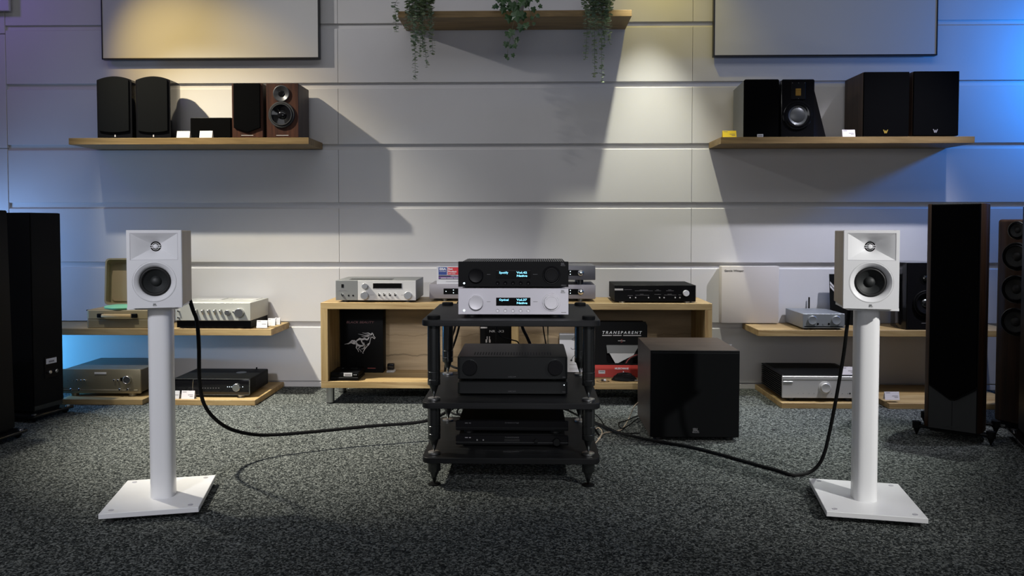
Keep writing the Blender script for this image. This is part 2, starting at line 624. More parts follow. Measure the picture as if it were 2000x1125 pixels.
wall = struct(link('wall_back', MB().box(RX0, RX1, WY + 0.0155, WY + 0.1, 0, ZC), WALL, smooth=0))
xs_edge = [at(15.5, 300, WY)[0], at(661, 300, WY)[0], at(1351.3, 300, WY)[0], at(2060, 300, WY)[0], RX1]
GY = [(46, 55.5), (161.5, 172.0), (281.5, 291.5), (395.5, 406.5), (512, 523.0), (628, 638.5)]
grooves = [(at(660, a, WY)[1], at(660, b, WY)[1]) for a, b in GY]
rows = [(grooves[0][0], ZC - 0.66), (ZC - 0.627, ZC)]
for i in range(len(grooves) - 1):
    rows.append((grooves[i + 1][0], grooves[i][1]))
ZB = at(600, 745, WY)[1]
rows.append((ZB + 0.004, grooves[-1][1]))
for ci in range(4):
    xa, xb = xs_edge[ci], xs_edge[ci + 1]
    for (za, zb) in rows:
        o = part('panel', MB().prism([(0.0012 + WY, za), (WY, za + 0.0012), (WY, zb - 0.0045), (WY + 0.0035, zb), (WY + 0.016, zb), (WY + 0.016, za)], 'yz', xa + 0.0012, xb - 0.0012), WALL, wall)
# boards at the left end of the wall, a little proud of the panels
zc_l = at(8, 290, WY)[1]
for (za, zb) in ((0.06, zc_l - 0.002), (zc_l + 0.002, zc_l + 0.70), (zc_l + 0.705, ZC)):
    part('panel', MB().box(RX0, xs_edge[0] - 0.0015, WY - 0.003, WY + 0.016, za, zb, 0.0015), WALL, wall)
struct(link('baseboard_back', MB().box(RX0, RX1, WY + 0.001, WY + 0.0155, 0.0, ZB - 0.004, 0.0015), WALL))

# ------------------------------------------------------------------ shelves, platforms
def shelf(name, label, cat, xl, xr, yt, yb, Y, back=WY, m=OAKS, z0=None, group=None):
    d = Dev(name, label, cat, xl, xr, yt, yb, Y, group)
    z = 0.0
    mb = MB().box(-d.W / 2, d.W / 2, 0, back - Y, z, d.H, 0.0012)
    o = part('board', mb, m, d.t)
    return d


SY = 4.406
shU_L = shelf('wall_shelf', 'oak wall shelf on the left carrying two curved black speakers and a walnut pair', 'shelf', 134, 603, 269, 282, SY, group='oak wall shelves')
shU_C = shelf('wall_shelf', 'oak wall shelf at the top centre with three trailing plants', 'shelf', 777, 1234, 20.5, 33, SY, group='oak wall shelves')
shU_R = shelf('wall_shelf', 'oak wall shelf on the right under the black ribbon tweeter speaker', 'shelf', 1408, 1904, 267, 280, SY, group='oak wall shelves')
LY = 4.375
shL_L = shelf('wall_shelf', 'low oak wall shelf holding the open suitcase record player', 'shelf', -130, 530, 642, 654.5, LY, m=OAK, group='oak wall shelves')  # unseen left end lengthened to block light leaking from the low blue lamp
shL_R = shelf('wall_shelf', 'low oak wall shelf holding the small grey streamer with an aerial', 'shelf', 1481, 1990, 645.3, 657.5, LY, m=OAK, group='oak wall shelves')


def platform(label, xl, xr, y=4.2):
    x0 = onz(xl, 795, 0)[0]
    x1 = onz(xr, 795, 0)[0]
    t = thing('floor_plinth', label, 'plinth', ((x0 + x1) / 2, y, 0), 0, 'oak floor plinths')
    w = (x1 - x0) / 2
    part('board', MB().box(-w, w, 0, WY - y - 0.002, 0.0, 0.030, 0.0012), OAK, t)
    return t


platform('flat oak floor plinth under the champagne coloured amplifier', 104, 270)
platform('flat oak floor plinth under the black amplifier with a chrome trim line', 302, 494)
platform('flat oak floor plinth under the silver amplifier with black cooling fins', 1523, 1700)
platform('flat oak floor plinth with only a price card standing on it', 1729, 1985)
PZ = 0.030


# ------------------------------------------------------------------ price cards
def card(label, xl, xr, yt, yb, Y, m=PAPER, lines=2, lean=0.25, group='price cards', skew=0.0):
    """folded tent card: a front leaf leaning back and a short rear leaf"""
    d = Dev('price_card', label, 'card', xl, xr, yt, yb, Y, group)
    h, w = d.H, d.W / 2
    dy = h * lean
    mb = MB()
    mb.prism([(0, 0), (0.0012, 0), (dy + 0.0012, h), (dy, h)], 'yz', -w, w)
    part('front_leaf', mb, m, d.t)
    part('rear_leaf', MB().prism([(2 * dy + 0.004, 0), (2 * dy + 0.0052, 0), (dy + 0.0024, h), (dy + 0.0012, h)], 'yz', -w, w), m, d.t)
    if lines:
        mb = MB()
        for i, (a, b, f) in enumerate(((-.85, -.25, .86), (0.0, .8, .5), (0.3, .8, .32))[:lines]):
            z = h * f
            y = dy * f - 0.0006
            mb.box(w * a, w * b, y, y + 0.0005, z - h * 0.03, z + h * 0.03)
        part('print', mb, INK, d.t, smooth=0)
    return d


# ------------------------------------------------------------------ speakers on the shelves
def driver(t, x, z, r, y=0.0, cone=CONE, ring=RUBBER, cap=RUBBER, name='woofer', depth=0.2, capr=0.33, conr=0.74):
    """round drive unit facing the viewer: frame ring, surround, cone and dust cap, mounted on the baffle surface"""
    q = r * depth + 0.0015           # how far the frame stands proud of the cone's bottom
    p = part(name, MB().lathe([(r, -0.002), (r, q * .55), (r * 0.97, q * .7), (r * 0.88, q * .7), (r * 0.86, q * .6), (r * 0.82, q), (r * 0.77, q), (r * conr, q * .7), (r * conr, q * .6)], (x, y, z), 'f', 36), ring, t)
    part('cone', MB().lathe([(r * conr, q * .68), (r * 0.5, q * .35), (r * capr, 0.0012)], (x, y, z), 'f', 32), cone, p)
    part('dust_cap', MB().lathe([(r * capr * 1.03, 0.001), (r * capr * 0.8, q * .5), (r * capr * 0.4, q * .75), (0, q * .8)], (x, y, z), 'f', 24), cap, p)
    return p


def arch_speaker(label, xl, xr, logo_px):
    d = Dev('bookshelf_speaker', label, 'speaker', xl, xr, 149, 268.9, 4.43, 'curved black bookshelf speakers')
    w, h = d.W / 2, d.H
    sh = d.p(xl, 156.5)[1]
    n = 14

    def outline(ww, zdrop=0.0):
        pts = [(-ww, 0), (ww, 0)]
        for k in range(n + 1):
            u = 1 - 2 * k / n
            pts.append((ww * u, sh - zdrop + (h - sh) * (1 - u * u)))
        return pts
    D = 0.19
    mb = MB()
    # tapering cabinet: loft of three outlines
    secs = [(0.0, 1.0), (0.07, 1.0), (0.13, 0.93), (D, 0.72)]
    rings = []
    for (y, f) in secs:
        rings.append([mb.bm.verts.new((a * f, y, b)) for a, b in outline(w)])
    N = len(rings[0])
    for i in range(len(rings) - 1):
        for k in range(N):
            mb.bm.faces.new((rings[i][k], rings[i + 1][k], rings[i + 1][(k + 1) % N], rings[i][(k + 1) % N]))
    mb.bm.faces.new(rings[0])
    mb.bm.faces.new(rings[-1])
    bmesh.ops.recalc_face_normals(mb.bm, faces=mb.bm.faces[:])
    part('cabinet', mb, BLACKG, d.t)
    # grille with an arched top and a curved lower edge
    gw = w * 0.86
    zt = d.p(xl, 157.0)[1]
    zb = d.p(xl, 256)[1]
    pts = []
    for k in range(n + 1):
        u = -1 + 2 * k / n
        pts.append((gw * u, zb - 0.010 * (1 - u * u)))
    for k in range(n + 1):
        u = 1 - 2 * k / n
        pts.append((gw * u, zt + (h - sh) * 0.9 * (1 - u * u)))
    part('grille', MB().prism(pts, 'xz', -0.010, 0.001, 0.002), GRILLEG, d.t)
    x, z = d.p(logo_px, 265.3)
    part('badge', MB().box(x - 0.004, x + 0.004, -0.0015, 0.001, z - 0.007, z + 0.007, 0.001), SILVINK, d.t)
    return d


arch_speaker('glossy black curved-top speaker at the left end of the left wall shelf', 189.6, 257.5, 225)
arch_speaker('glossy black curved-top speaker second from the left on the left wall shelf', 265.5, 333, 300)


def small_box_speaker(label, xl, xr, Y, D):
    d = Dev('satellite_speaker', label, 'speaker', xl, xr, 229.5, 268.3, Y, 'small black box speakers')
    w = d.W / 2
    h = d.zt - shU_L.zt
    d.t.location.z = shU_L.zt
    part('cabinet', MB().box(-w, w, 0.004, D, 0.0, h, 0.004, 2), BLACK, d.t)
    part('grille', MB().box(-w * .98, w * .98, -0.004, 0.004, 0.003, h - 0.003, 0.003), GRILLE, d.t)
    return d


small_box_speaker('small black box speaker mostly hidden behind the second curved speaker', 262, 341.5, 4.63, 0.06)
small_box_speaker('small wide black box speaker lying between white cards and walnut pair', 371.5, 452, 4.50, 0.14)
card('white price card in front of the gap beside the curved speaker', 344.5, 370, 255.5, 268.9, 4.42, lines=0)
card('white price card in front of the small black box speaker', 389, 414, 255, 268.9, 4.42, lines=0)


def walnut_speaker(label, xl, xr, grille):
    d = Dev('bookshelf_speaker', label, 'speaker', xl, xr, 163.3, 268.7, 4.43, 'walnut speakers on the left wall shelf')
    w, h = d.W / 2, d.H
    D = 0.235
    pts = [(-w, 0), (w, 0), (w * 0.97, D - 0.02), (w * 0.9, D), (-w * 0.9, D), (-w * 0.97, D - 0.02)]
    part('cabinet', MB().prism(pts, 'xy', 0.0, h, 0.002), DWALNUT, d.t)
    part('baffle', MB().box(-w, w, -0.006, 0.0, 0.0, h, 0.0015), WALNUT, d.t)
    if grille:
        a = 0.86
        zs = d.p(xl, 250)[1]
        ztip = d.p(xl, 259)[1]
        part('grille', MB().prism([(-w * a, zs), (-0.004, ztip), (0.004, ztip), (w * a, zs), (w * a, h - 0.001), (-w * a, h - 0.001)], 'xz', -0.016, -0.005, 0.002), GRILLE, d.t)
    else:
        x, z = d.p(550.6, 183.4)
        r = d.k(16)
        tw = part('tweeter', MB().lathe([(r, -0.001), (r, 0.009), (r * 0.92, 0.010), (r * 0.45, 0.002), (r * 0.4, 0.001)], (x, -0.006, z), 'f', 32), HORN, d.t)
        part('dome', MB().lathe([(r * 0.42, 0.001), (r * 0.3, 0.006), (0, 0.008)], (x, -0.006, z), 'f', 20), BLACKG, tw)
        x, z = d.p(551.2, 224.6)
        driver(d.t, x, z, d.k(25.6), -0.006, cone=BLACKG, ring=RUBBER, cap=BLACKG)
    x, z = d.p((xl + xr) / 2, 264.6)
    part('name_strip', MB().box(x - d.k(12), x + d.k(12), -0.0075, -0.005, z - 0.0014, z + 0.0014), SILVINK, d.t)
    return d


walnut_speaker('walnut speaker with a pointed black cloth grille on the left wall shelf', 453.8, 513.8, True)
walnut_speaker('walnut speaker with bare round tweeter and woofer on the left wall shelf', 521, 583.5, False)

# right wall shelf
card('yellow price card at the left end of the right wall shelf', 1411.8, 1438.7, 255, 268.6, 4.42, YELLOW, 3)


def wedge_speaker(label, xl, xr, xrb, grille):
    d = Dev('bookshelf_speaker', label, 'speaker', xl, xr, 155.6, 267.9, 4.43, 'black sloping speakers')
    w, h = d.W / 2, d.H
    D = 0.22
    xb = d.p(xrb, 268)[0]
    mb = MB()
    c = 0.006
    f = [(-w, 0), (w, 0), (w, h - c), (w - c, h), (-w + c, h), (-w, h - c)]
    # the cabinet flares out backwards on its right-hand side
    g = [(-w, 0), (xb + 0.02, 0), (w + 0.004, h - 0.022), (w - 0.02, h - 0.012), (-w + 0.02, h - 0.012), (-w, h - 0.022)]
    if xrb <= xr:
        g = [(-w, 0), (w, 0), (w, h - 0.022), (w - 0.02, h - 0.012), (-w + 0.02, h - 0.012), (-w, h - 0.022)]
    m1 = [(a + (b[0] - a) * 0.6 if False else a, z) for (a, z), b in zip(f, g)]
    r0 = [mb.bm.verts.new((a, 0.0, b)) for a, b in f]
    r1 = [mb.bm.verts.new((a + (q[0] - a) * 1.0, 0.035, b + (q[1] - b) * 0.2)) for (a, b), q in zip(f, g)]
    r2 = [mb.bm.verts.new((a, D, b)) for a, b in g]
    for A, B in ((r0, r1), (r1, r2)):
        for k in range(6):
            mb.bm.faces.new((A[k], B[k], B[(k + 1) % 6], A[(k + 1) % 6]))
    mb.bm.faces.new(r0)
    mb.bm.faces.new(r2)
    bmesh.ops.recalc_face_normals(mb.bm, faces=mb.bm.faces[:])
    part('cabinet', mb, BLACKG if not grille else MIDGREY, d.t)
    if grille:
        part('grille', MB().prism([(-w, 0), (w, 0), (w, h - c), (w - c, h), (-w + c, h), (-w, h - c)], 'xz', -0.012, 0.0, 0.002), GRILLE, d.t)
    else:
        part('baffle', MB().prism([(-w, 0), (w, 0), (w, h - c), (w - c, h), (-w + c, h), (-w, h - c)], 'xz', -0.012, 0.0, 0.002), BLACKG, d.t)
        x0, z1 = d.p(1544, 161)
        x1, z0 = d.p(1571.3, 195)
        rt = part('ribbon_tweeter', MB().box(x0, x1, -0.017, -0.011, z0, z1, 0.002), BLACKM, d.t)
        xa, zb_ = d.p(1552, 174)
        xb_, za = d.p(1562, 187.7)
        part('ribbon_foil', MB().box(xa, xb_, -0.0185, -0.016, za, zb_), TURNEDGOLD, rt)
        mb = MB()
        for q in range(6):
            zz = za + (zb_ - za) * (q + 0.5) / 6
            mb.box(xa, xb_, -0.0195, -0.018, zz - 0.0006, zz + 0.0006)
        part('ribbon_bars', mb, BLACKM, rt)
        for q in range(3):
            part('screw', MB().cyl((x0 + 0.005 + (x1 - x0 - 0.01) * q / 2, -0.017, z1 - 0.006), 0.0016, 0.001, 'f', 8), STEEL, rt)
        part('screw', MB().cyl(((x0 + x1) / 2, -0.017, z0 + 0.005), 0.0014, 0.001, 'f', 8), STEEL, rt)
        x, z = d.p(1556, 226)
        driver(d.t, x, z, d.k(27.5), -0.012, cone=GREYCONE, ring=BLACKG, cap=GREYCONE, depth=0.14, capr=0.6, conr=0.66)
    return d


wedge_speaker('black cloth-fronted speaker with grey side on the right wall shelf', 1452, 1520, 1520, True)
wedge_speaker('black speaker with golden ribbon tweeter and sloping side on the right wall shelf', 1525, 1589, 1611, False)
d = Dev('price_tag', 'tiny white tag at the foot of the black cloth-fronted speaker', 'tag', 1479, 1490.8, 262, 268, 4.41)
part('label_plate', MB().box(-d.W / 2, d.W / 2, 0, 0.004, 0, d.H, 0.0008), PAPER, d.t)
part('print', MB().box(-d.W * .38, d.W * .38, -0.0006, 0, d.H * .3, d.H * .65), INK, d.t)
card('pinkish white price card beside the brown-sided speakers on the right shelf', 1646, 1671, 253, 267, 4.42, PINKPAPER, 3)


def brown_speaker(label, xl, xr, yt, yb, logo, gm):
    d = Dev('bookshelf_speaker', label, 'speaker', xl, xr, yt, yb, 4.43, 'brown-sided black-fronted speakers')
    w, h = d.W / 2, d.H
    part('cabinet', MB().box(-w, w, 0.0, 0.25, 0.0, h, 0.0015), DWALNUT, d.t)
    part('grille', MB().box(-w + 0.001, w - 0.001, -0.014, 0.0, 0.001, h - 0.001, 0.0015), GRILLE, d.t)
    x, z = d.p(*logo)
    g = part('emblem', MB().prism([(x - 0.014, z + 0.010), (x - 0.009, z + 0.010), (x - 0.004, z), (x, z + 0.008), (x + 0.004, z), (x + 0.009, z + 0.010), (x + 0.014, z + 0.010), (x + 0.006, z - 0.010), (x + 0.002, z - 0.010), (x, z - 0.004), (x - 0.002, z - 0.010), (x - 0.006, z - 0.010)], 'xz', -0.0155, -0.0135), gm, d.t)
    return d


brown_speaker('brown-sided speaker with black grille and gold emblem near the card', 1684.8, 1773.5, 141, 266.8, (1727.4, 257.5), GOLD)
brown_speaker('rightmost brown-sided speaker with black grille on the right wall shelf', 1782, 1870.5, 139.7, 265.5, (1824.3, 256.5), INK)


# ------------------------------------------------------------------ wall panels (framed grey boards)
def wall_board(label, xl, xr, yb, Y=4.645, inset=2.6):
    x0 = at(xl, yb, Y)[0]
    x1 = at(xr, yb, Y)[0]
    zb = at((xl + xr) / 2, yb, Y)[1]
    w = (x1 - x0) / 2
    h = 2 * w * 9 / 16
    t = thing('framed_wall_panel', label, 'wall panel', ((x0 + x1) / 2, Y, zb), 0, 'framed grey wall panels')
    e = 0.0075
    mb = MB()
    mb.box(-w, w, 0, 0.035, 0, e, 0.001)
    mb.box(-w, w, 0, 0.035, h - e, h, 0.001)
    mb.box(-w, -w + e, 0, 0.035, e, h - e, 0.001)
    mb.box(w - e, w, 0, 0.035, e, h - e, 0.001)
    part('frame', mb, FRAME, t)
    part('fabric_face', MB().box(-w + e, w - e, 0.003, 0.032, e, h - e), CANVAS, t)
    part('mounting_rail', MB().box(-w * .7, w * .7, 0.032, WY - Y, h * .3, h * .7), FRAME, t)
    return t


wall_board('framed pale panel hung on the left of the wall, lit amber along its lower edge', 198.5, 623.5, 115)
wall_board('framed grey panel hung on the right of the wall beside the blue light', 1393.5, 1831, 109)

d = Dev('wall_sign', 'pale board partly in view at the top left corner of the wall', 'sign', -60, 16.5, -60, 21, 4.64)
part('board', MB().box(-d.W / 2, d.W / 2, 0, 0.02, 0, d.H, 0.003), PAPER, d.t)
part('bracket', MB().box(-d.W / 4, d.W / 4, 0.02, WY - 0.003 - d.Y, d.H * .4, d.H * .8), STEEL, d.t)


# ------------------------------------------------------------------ trailing plants
def eucalyptus(label, pot_px, strands, dense, seed):
    rnd = random.Random(seed)
    X, Z0 = at(pot_px, 20.5, SY)
    zt = shU_C.zt
    Yp = 4.50
    Xp = at(pot_px, 10, Yp)[0]
    t = thing('trailing_plant', label, 'plant', (Xp, Yp, zt), 0, 'trailing eucalyptus plants')
    part('pot', MB().lathe([(0, 0), (0.042, 0), (0.055, 0.10), (0.058, 0.10), (0.058, 0.108), (0.050, 0.108), (0.046, 0.095), (0, 0.095)], (0, 0, 0), 'z', 24), POT, t)
    stems, leaves = MB(), MB()

    def leaf(p, ang, ln, tilt):
        d_ = Vector((cos(ang), sin(ang), tilt)).normalized()
        sd = d_.cross(Vector((rnd.uniform(-.3, .3), rnd.uniform(-.3, .3), 1))).normalized()
        nrm = sd.cross(d_)
        wd = ln * 0.46
        p = Vector(p)
        pts = [p, p + d_ * ln * .3 + sd * wd, p + d_ * ln * .7 + sd * wd * .95, p + d_ * ln + nrm * ln * .06, p + d_ * ln * .7 - sd * wd * .95, p + d_ * ln * .3 - sd * wd]
        mid = p + d_ * ln * .5 - nrm * ln * .08
        v = [leaves.bm.verts.new(q) for q in pts]
        c = leaves.bm.verts.new(mid)
        for i in range(6):
            leaves.bm.faces.new((v[i], v[(i + 1) % 6], c))

    for (px, py, Y) in strands:
        xe, ze = at(px, py, Y)
        xs, zs = xe + rnd.uniform(-.015, .015), zt + rnd.uniform(0.03, 0.10)
        a = Vector((rnd.uniform(-.03, .03), -0.03, 0.105))
        b = Vector((xs - Xp, Y - Yp + 0.01, zs - zt))
        e = Vector((xe - Xp, Y - Yp, ze - zt))
        mid = b.lerp(e, 0.5) + Vector((rnd.uniform(-.008, .008), rnd.uniform(-.01, .005), 0))
        pts = [a, (a + b) / 2 + Vector((0, 0, .035)), b, mid, e]
        stems.tube(pts, 0.0009, 5, 6)
        L = (b - e).length
        n = max(3, int(L / 0.0135))
        for k in range(n + 1):
            f = k / n
            q = b.lerp(mid, f * 2) if f < .5 else mid.lerp(e, f * 2 - 1)
            ang = rnd.uniform(0, PI)
            ln = (0.030 - 0.011 * f) * rnd.uniform(.8, 1.15)
            for s_ in (0, PI):
                leaf(q, ang + s_ + rnd.uniform(-.25, .25), ln, rnd.uniform(-.65, .5))
    x0, x1, y0, y1, n = dense
    for k in range(n):
        px = rnd.uniform(x0, x1)
        py = rnd.uniform(y0, y1) - abs(px - (x0 + x1) / 2) * rnd.uniform(0, .35)
        Y = rnd.uniform(4.31, 4.395)
        xx, zz = at(px, py, Y)
        leaf((xx - Xp, Y - Yp, zz - zt), rnd.uniform(0, 2 * PI), rnd.uniform(.016, .023), rnd.uniform(-.5, .5))
    for k in range(120):
        aa = rnd.uniform(0, 2 * PI)
        rr = rnd.uniform(0.02, 0.085)
        leaf((rr * cos(aa), -0.02 + rr * sin(aa) * .8, rnd.uniform(.03, .15)), rnd.uniform(0, 2 * PI), rnd.uniform(.016, .024), rnd.uniform(-.5, .5))
    part('stem', stems, STEM, t)
    fo = part('foliage', leaves, LEAF, t)
    fo['kind'] = 'stuff'
    return t


eucalyptus('trailing eucalyptus plant hanging over the left end of the centre shelf', 823,
           [(811, 156, 4.375), (820, 112, 4.36), (834, 131, 4.37), (845, 103, 4.36), (774, 61, 4.36), (793, 56, 4.34), (808, 92, 4.35), (826, 96, 4.34), (840, 70, 4.34), (815, 70, 4.33), (802, 46, 4.33)], (795, 848, -12, 36, 170), 3)
eucalyptus('pale-lit trailing eucalyptus plant hanging over the right end of the centre shelf', 1168,
           [(1143.5, 115, 4.37), (1161.5, 147, 4.375), (1176, 159, 4.36), (1190.5, 85, 4.36), (1153, 60, 4.34), (1169, 70, 4.34), (1180, 92, 4.35), (1163, 50, 4.33), (1186, 60, 4.34)], (1138, 1196, -12, 30, 170), 5)


def ivy():
    rnd = random.Random(11)
    zt = shU_C.zt
    Yp = 4.50
    Xp = at(1008, 10, Yp)[0]
    t = thing('ivy_plant', 'dark green ivy with lobed leaves trailing from the centre shelf', 'plant', (Xp, Yp, zt))
    part('pot', MB().lathe([(0, 0), (0.040, 0), (0.052, 0.09), (0.055, 0.09), (0.055, 0.098), (0.047, 0.098), (0.043, 0.085), (0, 0.085)], (0, 0, 0), 'z', 24), POT, t)

    def W(px, py, Y):
        x, z = at(px, py, Y)
        return Vector((x - Xp, Y - Yp, z - zt))
    # one lobed leaf mesh, shared
    ol = [(0, 0), (0.28, -0.12), (0.46, 0.10), (0.34, 0.30), (0.52, 0.55), (0.24, 0.62), (0.0, 1.0), (-0.24, 0.62), (-0.52, 0.55), (-0.34, 0.30), (-0.46, 0.10), (-0.28, -0.12)]
    mb = MB()
    v = [mb.bm.verts.new((x, 0.06 * abs(x) + rnd.uniform(-.02, .02), -y)) for x, y in ol]
    c = mb.bm.verts.new((0, -0.05, -0.4))
    for i in range(len(v)):
        mb.bm.faces.new((v[i], v[(i + 1) % len(v)], c))
    me = bpy.data.meshes.new('leaf')
    mb.bm.to_mesh(me)
    mb.bm.free()
    me.materials.append(IVYLEAF)

    def leaf(px, py, size_px, rz=0.0, ry=0.0, rx=0.0, Y=4.36):
        o = bpy.data.objects.new('leaf', me)
        COL.objects.link(o)
        o.parent = t
        s = size_px * Y / FOC
        o.scale = (s, s, s)
        o.rotation_euler = (rx, ry, rz)
        o.location = W(px, py, Y)
    L = [(994, 30, 20, .5, .2), (1005, 24, 22, -.4, -.3), (1022, 25, 17, .4, -.1), (1014, 22, 24, -.2, .15), (1027, 45, 15, -.3, -.2), (1018, 48, 17, .3, .2),
         (1000, 58, 17, -.2, .2), (992, 62, 16, .3, -.1), (1008, 74, 13, -.5, -.3), (989, 82, 13, .2, .1), (1004, 86, 11, -.2, -.4), (999, 88, 9, .3, .5),
         (989, 106, 9, .2, .1), (1001, 105, 9, -.4, -.3), (992, 112, 7, .1, 0), (972, 10, 12, .5, .8), (980, 6, 14, .2, -.5), (985, 14, 15, .3, .3), (968, 12, 9, .2, 1.1), (984, -2, 16, .1, .2),
         (1041, 14, 12, .2, -.3), (1053, 10, 9, -.3, -.8), (1048, 28, 10, .3, -.6), (1040, 32, 9, -.2, .4), (1043, 44, 8, 0, .1), (1030, 2, 15, .2, .3), (1050, -2, 10, .3, .2), (1020, 0, 18, -.3, .2), (1000, 5, 20, .2, -.2), (1010, 10, 18, .1, .3), (995, 12, 14, .4, .1), (1036, -6, 14, .3, .3), (975, -4, 13, .1, .2)]
    for (px, py, s, rz, ry) in L:
        leaf(px, py, s, rz, ry, rnd.uniform(-.35, .25), 4.36 + rnd.uniform(-.015, .02))
    for i in range(14):
        o = bpy.data.objects.new('leaf', me)
        COL.objects.link(o)
        o.parent = t
        s = rnd.uniform(.035, .055)
        o.scale = (s, s, s)
        a = rnd.uniform(0, 2 * PI)
        o.location = (0.06 * cos(a), -0.01 + .05 * sin(a), rnd.uniform(.08, .15))
        o.rotation_euler = (rnd.uniform(-.6, .4), rnd.uniform(-.5, .5), rnd.uniform(-.8, .8))
    for pts in (((1008, 18, 4.37), (1002, 50, 4.375), (998, 70, 4.37), (992, 95, 4.37), (991, 117, 4.37)), ((1000, 70, 4.37), (1006, 86, 4.37)), ((985, 2, 4.37), (975, 10, 4.37), (982, 22, 4.36)), ((1025, 2, 4.37), (1035, 22, 4.365), (1043, 46, 4.36))):
        P = [W(*p) for p in pts]
        if pts[0][1] < 20:
            P = [Vector((0, -0.02, 0.09))] + [Vector((P[0].x * .5, -0.07, 0.10))] + P
        part('stem', MB().tube(P, 0.0012, 5, 5), STEM, t)
    return t


ivy()

# ------------------------------------------------------------------ low left shelf
ZL = shL_L.zt


def record_player():
    Y = 4.395
    d = Dev('suitcase_record_player', 'open olive and tan suitcase record player on the low left shelf', 'record player', 167.5, 291.5, 606, 641, Y)
    w, h = d.W / 2, d.H
    D = 0.255

    def rr(hw, y0, y1, r, n=5):
        pts = []
        for cx_, cy_, a0 in ((hw - r, y0 + r, -PI / 2), (hw - r, y1 - r, 0), (-hw + r, y1 - r, PI / 2), (-hw + r, y0 + r, PI)):
            for k in range(n + 1):
                a = a0 + PI / 2 * k / n
                pts.append((cx_ + r * cos(a), cy_ + r * sin(a)))
        return pts
    part('lower_case', MB().prism(rr(w, 0, D, 0.02), 'xy', 0.0, h * 0.49, 0.003), OLIVED, d.t)
    part('upper_case', MB().prism(rr(w, 0, D, 0.02), 'xy', h * 0.50, h, 0.003), OLIVE, d.t)
    part('deck', MB().prism(rr(w - 0.012, 0.012, D - 0.012, 0.012), 'xy', h, h + 0.003), TAN, d.t)
    part('platter', MB().lathe([(0, 0.004), (0.128, 0.004), (0.130, 0.012), (0.128, 0.015), (0.01, 0.0155), (0, 0.0155)], (0.02 - 0.02, 0.125, h), 'z', 40), FELT, d.t)
    part('spindle', MB().cyl((0.0, 0.125, h + 0.015), 0.003, 0.014, 'z', 10), CHROME, d.t)
    ta = part('tonearm', MB().tube([(w - 0.035, D - 0.05, h + 0.02), (w - 0.035, D - 0.12, h + 0.022), (w - 0.05, 0.06, h + 0.020)], 0.003, 6), CHROME, d.t)
    # handle on the front
    x0, z0 = d.p(197, 616)
    x1, _ = d.p(263, 616)
    for xx in (x0, x1):
        part('handle_mount', MB().box(xx - 0.017, xx + 0.017, -0.014, 0.001, z0 - 0.012, z0 + 0.011, 0.002), BLACKM, d.t)
    part('handle', MB().box(x0 + 0.012, x1 - 0.012, -0.022, -0.008, z0 - 0.009, z0 + 0.009, 0.004, 2), TANHANDLE, d.t)
    part('latch', MB().box(-w - 0.014, -w + 0.012, 0.03, 0.05, h - 0.008, h - 0.001, 0.001), BLACKM, d.t)
    # lid standing up at the back: a shallow dish with lining
    lid = []
    L = 0.285
    base = rr(w, 0, L, 0.028, 6)
    th = radians(4)
    depth = 0.055

    def LP(x, u, v):       # u up the lid, v towards the front
        return (x, D - 0.004 - v * cos(th) + u * sin(th), h + 0.006 + u * cos(th) + v * sin(th))
    mb = MB()
    inn = rr(w - 0.010, 0.010, L - 0.010, 0.02, 6)
    O0 = [mb.bm.verts.new(LP(x, u, 0)) for x, u in base]
    O1 = [mb.bm.verts.new(LP(x, u, depth)) for x, u in base]
    I1 = [mb.bm.verts.new(LP(x, u, depth)) for x, u in inn]
    I0 = [mb.bm.verts.new(LP(x, u, 0.012)) for x, u in inn]
    N = len(base)
    for A, B in ((O0, O1), (O1, I1), (I1, I0)):
        for k in range(N):
            mb.bm.faces.new((A[k], A[(k + 1) % N], B[(k + 1) % N], B[k]))
    mb.bm.faces.new(O0)
    mb.bm.faces.new(I0)
    bmesh.ops.recalc_face_normals(mb.bm, faces=mb.bm.faces[:])
    lid = part('lid', mb, OLIVE, d.t)
    mb = MB()
    li = rr(w - 0.026, 0.024, L - 0.036, 0.022, 6)
    A = [mb.bm.verts.new(LP(x, u, 0.018)) for x, u in li]
    B = [mb.bm.verts.new(LP(x, u, 0.011)) for x, u in li]
    for k in range(len(A)):
        mb.bm.faces.new((A[k], A[(k + 1) % len(A)], B[(k + 1) % len(A)], B[k]))
    mb.bm.faces.new(A)
    bmesh.ops.recalc_face_normals(mb.bm, faces=mb.bm.faces[:])
    part('lining', mb, TAN, lid)
    return d


record_player()


def knob(t, x, z, r, h, m=STEEL, y=0.0, name='knob', dish=False, parent=None):
    pr = [(0, 0)] if False else []
    pr = [(r, -0.001), (r, h - 0.001), (r - 0.001, h), (0, h)]
    if dish:
        pr = [(r, -0.001), (r, h - 0.001), (r - 0.001, h), (r * .86, h), (r * .8, h - 0.002), (0, h - 0.002)]
    return part(name, MB().lathe(pr, (x, y, z), 'f', 28), m, parent or t)


def feet(t, W, D, r, h, inset=0.04, y0=0.03, m=RUBBER):
    for sx in (-1, 1):
        for yy in (y0, D - 0.04):
            part('foot', MB().cyl((sx * (W / 2 - inset), yy, -h), r, h + 0.001, 'z', 16), m, t)


